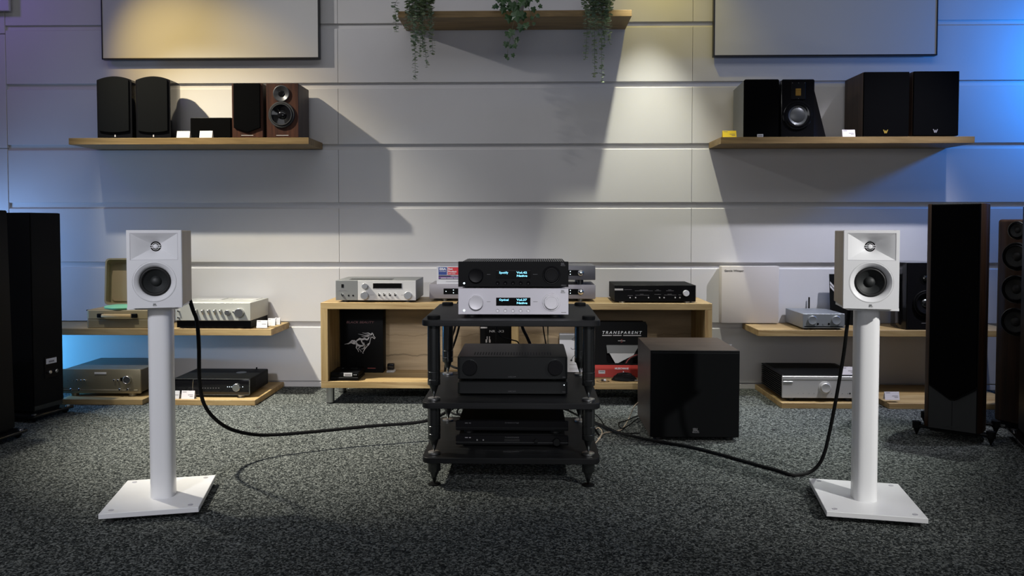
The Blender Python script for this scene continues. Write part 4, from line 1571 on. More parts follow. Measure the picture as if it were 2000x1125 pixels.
part('earbud_tip', MB().lathe([(0, 0), (0.006, 0), (0.005, 0.012), (0, 0.013)], (-0.004, 0, 0.008), 'x', 14), RUBBER, t)
part('wire', MB().tube([(-0.004, 0.0, 0.008), (-0.03, 0.004, 0.004), (-0.018, -0.022, 0.002), (0.02, -0.02, 0.002), (0.04, -0.008, 0.002), (0.03, 0.02, 0.002)], 0.0012, 5), CABLE, t)


# ------------------------------------------------------------------ the hi-fi rack
RFY = 2.875          # front edge of its boards
RD = 0.63
xl_, _ = at(822, 630, RFY)
xr_, _ = at(1174, 630, RFY)
rcx = (xl_ + xr_) / 2
RW = xr_ - xl_
rack = thing('hifi_rack', 'black three-tier hi-fi rack on round pillars with spiked feet', 'rack', (rcx, RFY, 0))
ZT = [at(1000, y, RFY)[1] for y in (626.3, 788, 895.5)]
TH = 0.0225


def rrect(hw, y0, y1, r, n=6):
    pts = []
    for cx_, cy_, a0 in ((hw - r, y0 + r, -PI / 2), (hw - r, y1 - r, 0), (-hw + r, y1 - r, PI / 2), (-hw + r, y0 + r, PI)):
        for k in range(n + 1):
            a = a0 + PI / 2 * k / n
            pts.append((cx_ + r * cos(a), cy_ + r * sin(a)))
    return pts


for z in ZT:
    part('shelf_board', MB().prism(rrect(RW / 2, 0, RD, 0.035), 'xy', z - TH, z, 0.002), SHELFBLK, rack)
LXF = RW / 2 - 0.042
LYS = (0.055, RD - 0.075)
for sx in (-1, 1):
    for ly in LYS:
        lx = sx * LXF
        # cap on the top board
        part('cap', MB().lathe([(0, 0), (0.024, 0), (0.025, 0.002), (0.025, 0.011), (0.022, 0.013), (0, 0.013)], (lx, ly, ZT[0]), 'z', 24), BLACKM, rack)
        tiers = [(ZT[0] - TH, ZT[1]), (ZT[1] - TH, ZT[2]), (ZT[2] - TH, 0.0)]
        for i, (za, zb_) in enumerate(tiers):
            disc = 0.009 if i < 2 else 0.004
            tip = zb_ + disc
            cone_h = 0.050
            r = 0.0245
            pl = part('pillar', MB().lathe([(0, za), (r, za), (r, tip + cone_h + 0.056), (r - .001, tip + cone_h + 0.055), (r - .001, tip + cone_h + 0.052), (r, tip + cone_h + 0.051), (r, tip + cone_h + .026), (r - .001, tip + cone_h + .025), (r - .001, tip + cone_h + .022), (r, tip + cone_h + .021), (r, tip + cone_h + 0.002), (r - 0.001, tip + cone_h), (r - 0.007, tip + cone_h - 0.001)] if za - tip > 0.12 else [(0, za), (r, za), (r, tip + cone_h + 0.002), (r - 0.001, tip + cone_h), (r - 0.007, tip + cone_h - 0.001)], (lx, ly, 0), 'z', 28), GUNMETAL, rack)
            part('spike', MB().lathe([(r - 0.006, tip + cone_h), (0.0035, tip + 0.004), (0.0, tip)], (lx, ly, 0), 'z', 24), GUNMETAL, pl)
            part('spike_disc', MB().lathe([(0, 0), (0.022, 0), (0.024, 0.002), (0.024, disc - 0.001), (0.022, disc), (0, disc)], (lx, ly, zb_), 'z', 24), STEEL if i < 2 else BLACKM, pl)


# ------------------------------------------------------------------ receivers on the rack
def jbl_mark(t, x, z, size, y, m):
    p = text('JBL', size, x, z, y, m, t, bold=size * 0.03, name='logo')
    part('logo_bar', MB().box(x - size * .62, x + size * .78, y - 0.0006, y, z - size * .62, z - size * .48), m, t, smooth=0)


def receiver(label, yt, yb, zrest, m, kn, words, silver, logo_m):
    Y = 2.965
    d = Dev('av_receiver', label, 'amplifier', 895, 1110.3, yt, yb, Y, 'receivers on the rack top')
    w, h = d.W / 2, d.H
    D = 0.33
    part('front_panel', MB().box(-w, w, 0, 0.012, 0, h, 0.0012), m, d.t)
    part('chassis', MB().box(-w + 0.010, w - 0.010, 0.012, D, 0.002, h - 0.003, 0.001), m if not silver else m, d.t)
    mb = MB()
    for i in range(46):
        x = -w + 0.020 + i * (2 * w - 0.040) / 45
        mb.box(x - 0.0022, x + 0.0022, 0.03, D - 0.02, h - 0.0035, h - 0.0015)
    part('top_slats', mb, GUNMETAL if not silver else m, d.t)
    r0 = (yt + yb) / 2

    def q(px, py):
        return d.p(px, py - 588.5 + r0)
    x, z = q(930, 590.3)
    kl = part('source_knob', MB().lathe([(d.k(14), -0.001), (d.k(14), 0.016), (d.k(13.2), 0.018), (d.k(12.4), 0.0175), (0, 0.0165)], (x, 0, z), 'f', 40), kn, d.t)
    x, z = q(1077, 589.6)
    kr = part('volume_knob', MB().lathe([(d.k(17.6), -0.001), (d.k(17.6), 0.003), (d.k(17), 0.004), (d.k(14.4), 0.003), (d.k(14.2), 0.014), (d.k(13.4), 0.016), (d.k(11.2), 0.016), (d.k(10.8), 0.0145), (0, 0.014)], (x, 0, z), 'f', 44), kn, d.t)
    a, z1 = q(969, 581)
    b, z0 = q(1036, 597)
    part('display', MB().box(a, b, -0.0012, 0.001, z0, z1, 0.0006), DISPLAY, d.t)
    x, z = q(975, 585.4)
    text(words[0], d.k(5.6), x, z, -0.0014, CYAN, d.t, 'LEFT', bold=0.0003, name='display_text', spacing=1.12)
    x, z = q(1009, 585.4)
    text(words[1], d.k(5.6), x, z, -0.0014, CYAN, d.t, 'LEFT', bold=0.0003, name='display_text', width=d.k(20.6))
    x, z = q(1009, 591.6)
    text(words[2], d.k(5.6), x, z, -0.0014, CYAN, d.t, 'LEFT', bold=0.0003, name='display_text', width=d.k(20.6))
    for px in (972, 987, 1002, 1017, 1032):
        x, z = q(px, 605.6)
        part('button', MB().lathe([(d.k(3.7), 0), (d.k(3.7), 0.0015), (d.k(3.2), 0.0022), (d.k(2.2), 0.001), (0, 0.0005)], (x, 0, z), 'f', 18), kn, d.t)
    x, z = q(906.6, 606)
    bz = part('power_button', MB().cyl((x, 0, z), d.k(3.6), 0.0016, 'f', 20), kn, d.t)
    part('power_led', MB().cyl((x, -0.0015, z), d.k(1.9), 0.0008, 'f', 16), LED, bz)
    mb = MB()
    for xa, xb in ((951, 958), (1041, 1050)):
        p0, z = q(xa, 588.8)
        p1, _ = q(xb, 588.8)
        mb.box(p0, p1, -0.0006, 0, z - .0008, z + .0008)
    p0, z = q(1096, 610)
    p1, _ = q(1106, 610)
    mb.box(p0, p1, -0.0006, 0, z - .0012, z + .0012)
    part('print', mb, logo_m, d.t, smooth=0)
    x, z = q(1101, 568.5)
    jbl_mark(d.t, x - 0.003, z, d.k(6), -0.0004, logo_m)
    zb = zrest - d.zb
    for sx in (-1, 1):
        for yy in (0.05, D - 0.05):
            part('foot', MB().cyl((sx * (w - 0.05), yy, zb), 0.022, -zb + 0.004, 'z', 20), RUBBER, d.t)
    return d


KNOBSIL = mat('pale_silver_knob', (0.56, 0.55, 0.57), 0.45, 0.15)
av1 = receiver('silver receiver with lit blue display on the top board of the rack', 563.2, 614.3, ZT[0], SILVERL, KNOBSIL, ('Optical', 'Vol.37', 'Native'), True, MIDGREY)
av2 = receiver('black receiver with lit blue display stacked on the silver receiver', 511, 560.3, av1.zt, BLACKM, BLACK, ('Spotify', 'Vol.42', 'Native'), False, DIMINK)


def arcam(label, xl, xr, yt, yb, Y, zrest, knobs, D, vents):
    d = Dev('stereo_amplifier', label, 'amplifier', xl, xr, yt, yb, Y, 'black units on the middle board')
    w, h = d.W / 2, d.H
    r = 0.012
    part('chassis', MB().prism(rrect(w, 0.0, D, r), 'xy', 0, h, 0.003), SATINLID, d.t)
    if knobs:
        for px in (917.5, 1084.5):
            x, z = d.p(px, 717.5)
            part('knob_ring', MB().lathe([(d.k(16), 0.0), (d.k(16), 0.0022), (d.k(15.2), 0.0022), (d.k(15.2), 0.0)], (x, 0, z), 'f', 40), GUNMETAL, d.t)
            part('knob', MB().lathe([(d.k(14.6), -0.001), (d.k(14.6), 0.012), (d.k(14), 0.013), (0, 0.013)], (x, 0, z), 'f', 40), BLACK, d.t)
    if vents:
        mb = MB()
        n = 28
        for i in range(n):
            x = -w * .70 + i * (w * 1.40) / (n - 1)
            mb.box(x - 0.0022, x + 0.0022, 0.045, 0.105, h - 0.001, h + 0.0008)
        part('vent_slots', mb, mat('vent_black', (0.001, 0.001, 0.001), 0.9), d.t)
    x, z = d.p(1000, yb - (5 if knobs else 5.5))
    text('ARCAM', d.k(4), x, z, -0.0004, DIMINK, d.t, spacing=1.2)
    x, z = d.p(1101.5, yb - 4.5)
    part('print', MB().box(x - .006, x + .006, -0.0006, 0, z - .001, z + .001), DIMINK, d.t, smooth=0)
    if not knobs:
        x, z = d.p(1101.8, 752)
        part('power_led', MB().cyl((x, 0, z), d.k(1.0), 0.0008, 'f', 12), LED, d.t)
    zb = zrest - d.zb
    for sx in (-1, 1):
        for yy in (0.06, D - 0.05):
            part('foot', MB().cyl((sx * (w - 0.05), yy, zb), 0.02, -zb + 0.004, 'z', 18), RUBBER, d.t)
    return d


ar1 = arcam('slim black unit at the bottom of the pair on the rack middle board', 893, 1108.5, 745.8, 770, 3.0, ZT[1], False, 0.30, False)
ar2 = arcam('black amplifier with two round knobs on the slim unit on the middle board', 893, 1108.5, 697, 741, 3.0, ar1.zt, True, 0.34, True)


def para(label, xl, xr, yt, yb, zrest, lower):
    Y = 3.02
    d = Dev('stereo_preamplifier', label, 'amplifier', xl, xr, yt, yb, Y, 'black units on the bottom board')
    w, h = d.W / 2, d.H
    D = 0.31
    part('chassis', MB().box(-w + 0.012, w - 0.012, 0.012, D, 0.006, h + 0.002, 0.002), BLACKM, d.t)
    part('front_panel', MB().box(-w, w, 0.0, 0.012, 0, h, 0.003), BLACK, d.t)
    part('trim_strip', MB().box(-w, w, -0.003, 0.0, h * .24, h * .34, 0.001), GUNMETAL, d.t)
    x, z = 0.0, h * .80
    text('PARASOUND', d.k(3.6), x, z, -0.0005, DIMINK, d.t, spacing=1.4)
    a, _ = d.p(908, 850)
    part('print', MB().box(a, a + d.k(6), -0.0006, 0, h * .72, h * .80).box(a + d.k(8), a + d.k(12), -0.0006, 0, h * .72, h * .80), INK if lower else DIMINK, d.t, smooth=0)
    if lower:
        part('display', MB().box(-d.k(15), d.k(15), -0.0012, 0, h * .40, h * .64), DISPLAY, d.t)
        for px in (932, 944):
            x, _ = d.p(px, 860)
            part('indicator', MB().cyl((x, 0, h * .52), 0.003, 0.001, 'f', 10), STEEL, d.t)
        x, _ = d.p(1047, 860)
        knob(d.t, x, h * .48, d.k(4), 0.012, BLACKM)
        x, _ = d.p(1087, 860)
        knob(d.t, x, h * .42, d.k(7), 0.018, BLACKM)
    zb = zrest - d.zb
    for sx in (-1, 1):
        for yy in (0.05, D - 0.05):
            part('foot', MB().cyl((sx * (w - 0.05), yy, zb), 0.02, -zb + 0.007, 'z', 18), RUBBER, d.t)
    return d


pa1 = para('lower slim black preamplifier with small knobs on the rack bottom board', 890, 1110, 850.5, 869.5, ZT[2], True)
pa2 = para('upper slim black unit without knobs stacked on the rack bottom board', 890, 1110, 822, 841.5, pa1.zt + 0.002, False)


# ------------------------------------------------------------------ subwoofer
def subwoofer():
    Y = 3.55
    d = Dev('subwoofer', 'dark brown cube subwoofer with black front on the carpet', 'subwoofer', 1270.4, 1444.2, 685, 857, Y)
    w, h = d.W / 2, d.H
    D = 0.42
    dz = 0.018 - d.zb
    part('cabinet', MB().box(-w, w, 0.012, D, dz, h, 0.0015), ESPRESSO, d.t)
    part('front_frame', MB().box(-w, w, 0.0, 0.012, dz, h, 0.0015), BLACK, d.t)
    part('grille', MB().box(-w + 0.004, w - 0.004, -0.014, 0.0, dz + 0.003, h - 0.008, 0.003), GRILLEG, d.t)
    x, z = d.p(1357.5, 839.5)
    jbl_mark(d.t, x, z + .003, d.k(9), -0.0142, mat('dull_logo_grey', (0.10, 0.10, 0.105), 0.5))
    for sx in (-1, 1):
        for yy in (0.04, D - 0.04):
            part('foot', MB().cyl((sx * (w - 0.04), yy, -d.zb), 0.022, d.zb + dz + 0.001, 'z', 18), RUBBER, d.t)
    return d


sub = subwoofer()


# ------------------------------------------------------------------ white speakers and their stands
def stand(label, cx_, cy_, rz, h_top, col_dx, col_dy):
    t = thing('speaker_stand', label, 'speaker stand', (cx_, cy_, 0), rz, 'white speaker stands')
    bw, bd = 0.158, 0.174
    part('base_plate', MB().box(-bw, bw, -bd, bd, 0.018, 0.036, 0.0015), WHITEGLOSS, t)
    for sx in (-1, 1):
        for sy in (-1, 1):
            x, y = sx * (bw - 0.032), sy * (bd - 0.028)
            part('spike_cap', MB().lathe([(0, 0), (0.0085, 0), (0.0085, 0.0012), (0.007, 0.0012), (0.0065, 0.0006), (0, 0.0006)], (x, y, 0.036), 'z', 18), SILVERL, t)
            part('foot', MB().cyl((x, y, 0.0), 0.016, 0.019, 'z', 14), RUBBER, t)
    # pillar: a rounded column with flat cheeks
    pts = []
    a, b = 0.0405, 0.046
    for k in range(40):
        an = 2 * PI * k / 40
        c, s_ = cos(an), sin(an)
        e = 2 / 2.9
        pts.append((col_dx + a * copysign(abs(c) ** e, c), col_dy + b * copysign(abs(s_) ** e, s_)))
    part('column', MB().prism(pts, 'xy', 0.036, h_top - 0.010), WHITEGLOSS, t, smooth=40)
    part('top_plate', MB().box(-0.082, 0.082, -0.085, 0.118, h_top - 0.010, h_top, 0.001), WHITEGLOSS, t)
    return t


def white_speaker(label, cx_, cy_, rz, z0):
    """two-way speaker; origin bottom centre; front is -y"""
    t = thing('bookshelf_speaker', label, 'speaker', (cx_, cy_, z0), rz, 'white bookshelf speakers')
    W, H, D = 0.1725, 0.2655, 0.235
    yf = -D / 2
    s = W / 108.3         # metres per picture pixel on the front
    w = W / 2
    part('cabinet', MB().box(-w + 0.003, w - 0.003, yf + 0.045, D / 2, 0.003, H - 0.003, 0.002), PALEWOOD, t)
    part('cabinet_side', MB().box(-w + 0.003, -w + 0.006, yf + 0.016, yf + 0.046, 0.003, H - 0.003).box(w - 0.006, w - 0.003, yf + 0.016, yf + 0.046, 0.003, H - 0.003)
         .box(-w + 0.003, w - 0.003, yf + 0.016, yf + 0.046, H - 0.006, H - 0.003).box(-w + 0.003, w - 0.003, yf + 0.016, yf + 0.046, 0.003, 0.006), PALEWOOD, t)
    # baffle with a rectangular horn opening and a round woofer opening
    hx0, hx1 = -0.0757, 0.0757
    hz0, hz1 = 0.1635, 0.2560
    wz, wr = 0.0895, 0.0697
    mb = MB()
    bm = mb.bm

    def V(x, z, y=yf):
        return bm.verts.new((x, y, z))
    zs = 0.1600
    # horn frame ring
    o = [V(-w, zs), V(w, zs), V(w, H), V(-w, H)]
    i_ = [V(hx0, hz0), V(hx1, hz0), V(hx1, hz1), V(hx0, hz1)]
    for k in range(4):
        bm.faces.new((o[k], o[(k + 1) % 4], i_[(k + 1) % 4], i_[k]))
    n = 48
    ring = [V(wr * cos(2 * PI * k / n), wz + wr * sin(2 * PI * k / n)) for k in range(n)]

    def edge(an):
        c, s_ = cos(an), sin(an)
        tx = (w / abs(c)) if abs(c) > 1e-6 else 1e9
        tz = ((zs - wz) / s_) if s_ > 1e-6 else ((wz / -s_) if s_ < -1e-6 else 1e9)
        q = min(tx, tz)
        return c * q, wz + s_ * q
    angs = [2 * PI * k / n for k in range(n)]
    out = [V(*edge(a)) for a in angs]
    for k in range(n):
        bm.faces.new((out[k], out[(k + 1) % n], ring[(k + 1) % n], ring[k]))
    # corner triangles
    corners = [(w, zs), (-w, zs), (-w, 0), (w, 0)]
    for (cx2, cz2) in corners:
        ac = atan2(cz2 - wz, cx2) % (2 * PI)
        k = int(ac / (2 * PI) * n) % n
        bm.faces.new((out[k], V(cx2, cz2), out[(k + 1) % n]))
    # outer rim of the baffle
    rim = [(-w, 0), (w, 0), (w, H), (-w, H)]
    f0 = [V(x, z) for x, z in rim]
    f1 = [V(x, z, yf + 0.017) for x, z in rim]
    for k in range(4):
        bm.faces.new((f0[k], f0[(k + 1) % 4], f1[(k + 1) % 4], f1[k]))
    bmesh.ops.recalc_face_normals(bm, faces=bm.faces[:])
    part('baffle', mb, WHITE, t, smooth=0)
    # back of the baffle rim, so that the shell is closed towards the cabinet
    # waveguide: loft from the rectangle to the throat circle
    mb = MB()
    bm = mb.bm
    hz = 0.2095
    rt = 0.0172
    m_ = 64
    lev = []
    L = 6
    hw_, hh_ = (hx1 - hx0) / 2 - 0.0015, (hz1 - hz0) / 2 - 0.0015
    zc_ = (hz0 + hz1) / 2
    sq = []
    per = [(1, -1), (1, 1), (-1, 1), (-1, -1)]
    for k in range(m_):
        e_, f = divmod(k, m_ // 4)
        f = f / (m_ // 4)
        a_, b_ = per[e_], per[(e_ + 1) % 4]
        sq.append(((a_[0] + (b_[0] - a_[0]) * f) * hw_, zc_ + (a_[1] + (b_[1] - a_[1]) * f) * hh_))
    for l in range(L + 1):
        u = l / L
        row = []
        for k in range(m_):
            x, z = sq[k]
            an = atan2(z - hz, x)
            cxp, czp = rt * cos(an), hz + rt * sin(an)
            dep = 0.001 + 0.030 * (u ** 1.25)
            row.append(bm.verts.new((x + (cxp - x) * u, yf + dep, z + (czp - z) * u)))
        lev.append(row)
    for l in range(L):
        for k in range(m_):
            bm.faces.new((lev[l][k], lev[l][(k + 1) % m_], lev[l + 1][(k + 1) % m_], lev[l + 1][k]))
    bmesh.ops.recalc_face_normals(bm, faces=bm.faces[:])
    part('waveguide', mb, WHITE, t, smooth=28)
    part('waveguide_rim', MB().box(hx0, hx1, yf + 0.0005, yf + 0.004, hz0, hz0 + 0.0015).box(hx0, hx1, yf + 0.0005, yf + 0.004, hz1 - 0.0015, hz1)
         .box(hx0, hx0 + 0.0015, yf + 0.0005, yf + 0.004, hz0, hz1).box(hx1 - 0.0015, hx1, yf + 0.0005, yf + 0.004, hz0, hz1), SILVERL, t)
    tw = part('tweeter', MB().lathe([(rt, -0.0305), (rt * .9, -0.040), (0, -0.041)], (0, yf, hz), 'f', 28), BLACK, t)
    part('phase_plug', MB().lathe([(0.0085, -0.034), (0.0080, -0.027), (0.005, -0.0245), (0, -0.024)], (0, yf, hz), 'f', 20), WHITE, tw)
    part('phase_ring', MB().lathe([(0.0130, -0.034), (0.0130, -0.029), (0.0112, -0.029), (0.0112, -0.034)], (0, yf, hz), 'f', 28), STEEL, tw)
    for dz in (-0.0034, 0.0034):
        part('phase_bar', MB().box(-rt * .97, -0.006, yf + 0.027, yf + 0.031, hz + dz - 0.0011, hz + dz + 0.0011).box(0.006, rt * .97, yf + 0.027, yf + 0.031, hz + dz - 0.0011, hz + dz + 0.0011), WHITE, tw)
    # woofer dish, surround, cone
    part('woofer_dish', MB().lathe([(wr, -0.0015), (wr - 0.0008, 0.0), (wr - 0.004, 0.0003), (0.05766, -0.004), (0.05162, -0.0105), (0.05022, -0.014)], (0, yf, wz), 'f', 56), WHITE, t)
    wf = part('woofer', MB().lathe([(0.05096, -0.0125), (0.04883, -0.013), (0.04697, -0.0085), (0.04418, -0.0070), (0.04138, -0.0085), (0.03999, -0.013), (0.03906, -0.014)], (0, yf, wz), 'f', 48), RUBBER, t)
    part('cone', MB().lathe([(0.03953, -0.0135), (0.03069, -0.020), (0.01767, -0.028)], (0, yf, wz), 'f', 40), CONE, wf)
    part('dust_cap', MB().lathe([(0.01860, -0.028), (0.01581, -0.0225), (0.00930, -0.0185), (0, -0.0170)], (0, yf, wz), 'f', 28), CONE, wf)
    jbl_mark(t, 0.0, 0.0120, 0.0085, yf - 0.0002, MIDGREY)
    # terminals at the back
    part('terminal_plate', MB().box(-0.03, 0.03, D / 2, D / 2 + 0.003, 0.03, 0.09, 0.001), BLACK, t)
    return t


SPL = (-1.310, 2.700, radians(13.3))
SPR = (1.178, 2.722, radians(-10.6))
HT = at(302, 601.3, 2.588)[1]
stand('white speaker stand on the left with cream-lit square base', -1.3255, 2.7075, SPL[2], HT, 0.012, -0.018)
stand('white speaker stand on the right, beside the hanging cable', 1.190, 2.7264, SPR[2], HT, -0.004, -0.010)
white_speaker('white two-way speaker on the left stand, tinted lavender', SPL[0], SPL[1] + 0.0, radians(15.5), HT)
white_speaker('white two-way speaker on the right stand', SPR[0], SPR[1] + 0.0, radians(-13.5), HT)


# ------------------------------------------------------------------ acoustic board, streamer and big amplifier on the right
d = Dev('acoustic_board', 'cream square acoustic board with small lettering against the wall', 'board', 1409.3, 1521.3, 520, 631.3, 4.635)
part('board', MB().box(-d.W / 2, d.W / 2, 0, WY - 4.635, 0, d.H, 0.003, 2), CREAMBOX, d.t)
x, z = d.p(1414.7, 528.8)
text('Gentle Whisper', d.k(5.4), x, z, -0.0004, BLKINK, d.t, 'LEFT', width=d.k(37.5))

ZR = shL_R.zt


def streamer():
    Y = 4.385
    d = Dev('streaming_amplifier', 'small grey streamer with two knobs and a stub aerial', 'amplifier', 1568, 1650, 613, 641, Y)
    w, h = d.W / 2, d.H
    D = 0.295
    part('chassis', MB().box(-w, w, 0.0, D, 0, h, 0.0015), GREYALU, d.t)
    for px in (1586.2, 1632.6):
        x, z = d.p(px, 625.2)
        part('knob', MB().lathe([(d.k(8.8), -0.001), (d.k(8.8), 0.008), (d.k(8), 0.010), (d.k(7.4), 0.0095), (0, 0.009)], (x, 0, z), 'f', 32), GREYALU, d.t)
    for px, m in ((1597.4, DISPLAY), (1608, GREYALU), (1618.7, DISPLAY)):
        x, z = d.p(px, 632.6)
        part('button', MB().cyl((x, 0, z), d.k(1.9), 0.002, 'f', 16), m, d.t)
    a, z1 = d.p(1571, 637)
    b, z0 = d.p(1646, 638.8)
    part('slot', MB().box(a, b, -0.0008, 0.001, z0, z1), DISPLAY, d.t)
    xa, _ = at(1580.5, 600, Y + D)
    part('aerial', MB().cyl((xa - d.cx, D + 0.004, h * .3), 0.0045, at(1580, 580.5, Y + D)[1] - d.zb - h * .3, 'z', 12), BLACK, d.t)
    zb = ZR - d.zb
    for sx in (-1, 1):
        for yy in (0.03, D - 0.04):
            part('foot', MB().cyl((sx * (w - 0.03), yy, zb), 0.014, -zb + 0.003, 'z', 16), RUBBER, d.t)


streamer()

# black board with pale stripes standing behind the right white speaker
d = Dev('display_board', 'black board with two pale stripes behind the right white speaker', 'board', 1623.6, 1700, 536, 640, 4.60)
d.t.location.z = ZR
hh = d.H + (d.zb - ZR)
ln = 0.03
part('board', MB().prism([(0.0, 0.0), (0.010, 0.0), (0.010 + ln, hh), (ln, hh)], 'yz', -d.W / 2, d.W / 2, 0.001), BLACKM, d.t)
for f0_, f1_ in ((0.86, 0.81), (0.79, 0.74)):
    mb = MB()
    q = []
    for (xx, ff) in ((-d.W / 2, f0_), (-d.W / 2 + 0.05, f0_ - .19), (-d.W / 2 + 0.05, f1_ - .19), (-d.W / 2, f1_)):
        q.append(mb.bm.verts.new((xx, ln * ff - 0.0012, hh * ff)))
    mb.bm.faces.new(q)
    part('stripe', mb, SILVINK, d.t, smooth=0)


def big_amp():
    Y = 4.235
    d = Dev('stereo_amplifier', 'large silver-fronted amplifier with black finned side on the right plinth', 'amplifier', 1528, 1683, 735, 777.5, Y)
    w, h = d.W / 2, d.H
    D = 0.38
    part('chassis', MB().box(-w + 0.02, w - 0.02, 0.010, D, 0.002, h + 0.006, 0.001), BLACKM, d.t)
    part('front_panel', MB().box(-w, w, 0, 0.011, 0, h, 0.001), SILVER, d.t)
    x, z1 = d.p(1528, 741)
    part('panel_step', MB().box(-w, w, -0.002, 0.0, z1, h - 0.002, 0.0006), SILVER, d.t)
    n = 11
    for s_ in (-1, 1):
        for i in range(n):
            z = 0.006 + (h - 0.004) * i / (n - 1)
            a, b = (-w - 0.001, -w + 0.021) if s_ < 0 else (w - 0.021, w + 0.001)
            part('fin', MB().box(a, b, 0.012, D - 0.002, z - 0.0035, z + 0.0035, 0.0008), BLACK, d.t)
    x, z = d.p(1610.8, 756.8)
    part('knob_base', MB().lathe([(d.k(12), -0.001), (d.k(12), 0.003), (d.k(11.4), 0.004), (d.k(9), 0.004)], (x, 0, z), 'f', 36), SILVER, d.t)
    part('knob', MB().lathe([(d.k(9.2), 0.002), (d.k(9.2), 0.018), (d.k(8.4), 0.020), (d.k(7.8), 0.0195), (0, 0.019)], (x, 0, z), 'f', 36), SILVER, d.t)
    a, z1 = d.p(1529.5, 744.8)
    b, z0 = d.p(1548, 748.5)
    part('name_plate', MB().box(a, b, -0.0032, 0, z0, z1, 0.0008), STEEL, d.t)
    mb = MB()
    for px in (1559, 1569, 1580, 1590, 1624, 1645, 1656):
        xx, zz = d.p(px, 768.5)
        mb.cyl((xx, 0, zz), 0.0022, 0.001, 'f', 8)
    part('buttons', mb, GREYALU, d.t)
    xx, zz = d.p(1660, 768.5)
    part('jack_socket', MB().cyl((xx, 0, zz), 0.004, 0.001, 'f', 10), BLACK, d.t)
    zb = PZ - d.zb
    for sx in (-1, 1):
        for yy in (0.04, D - 0.05):
            part('foot', MB().cyl((sx * (w - 0.06), yy, zb), 0.02, -zb + 0.004, 'z', 18), RUBBER, d.t)
    return d


ba = big_amp()
c = card('white price card lying on top of the finned silver amplifier', 1642.5, 1672, 718.5, 733.5, 4.25, PINKPAPER, 3)
c.t.location.z = ba.zt + 0.006
card('pinkish white price card alone on the right-hand plinth', 1729, 1757.5, 766, 781.3, 4.225, PINKPAPER, 3)


def gloss_speaker():
    Y = 4.40
    d = Dev('bookshelf_speaker', 'glossy black two-way speaker at the right of the low right shelf', 'speaker', 1770.7, 1846, 513.2, 643.5, Y)
    w, h = d.W / 2, d.H
    h = d.zt - ZR
    d.t.location.z = ZR
    pts = [(-w, 0.0), (w, 0.0), (w + 0.012, 0.03), (w + 0.014, 0.10), (w, 0.19), (w * .6, 0.26), (-w * .6, 0.26), (-w, 0.19), (-w - 0.014, 0.10), (-w - 0.012, 0.03)]
    part('cabinet', MB().prism(pts, 'xy', 0.0, h, 0.002), BLACKG, d.t, smooth=25)
    part('baffle', MB().box(-w + 0.002, w - 0.002, -0.005, 0.0, 0.002, h - 0.002, 0.001), BLACKG, d.t)
    dz = d.zb - ZR
    x, z = d.p(1806.5, 544.5)
    tw = part('tweeter', MB().lathe([(d.k(11), -0.001), (d.k(11), 0.001), (d.k(6), 0.001), (d.k(5), 0.004)], (x, -0.005, z + dz), 'f', 28), BLACK, d.t)
    part('dome', MB().lathe([(d.k(5), 0.002), (d.k(3.5), 0.008), (0, 0.011)], (x, -0.005, z + dz), 'f', 20), GUNMETAL, tw)
    x, z = d.p(1807, 592)
    driver(d.t, x, z + dz, d.k(25), -0.005, cone=BLACKG, ring=BLACK, cap=GUNMETAL)
    x, z = d.p(1805, 631)
    part('name_strip', MB().box(x - d.k(6), x + d.k(6), -0.0056, -0.0045, z + dz - .001, z + dz + .001), INK, d.t)
    return d


gloss_speaker()


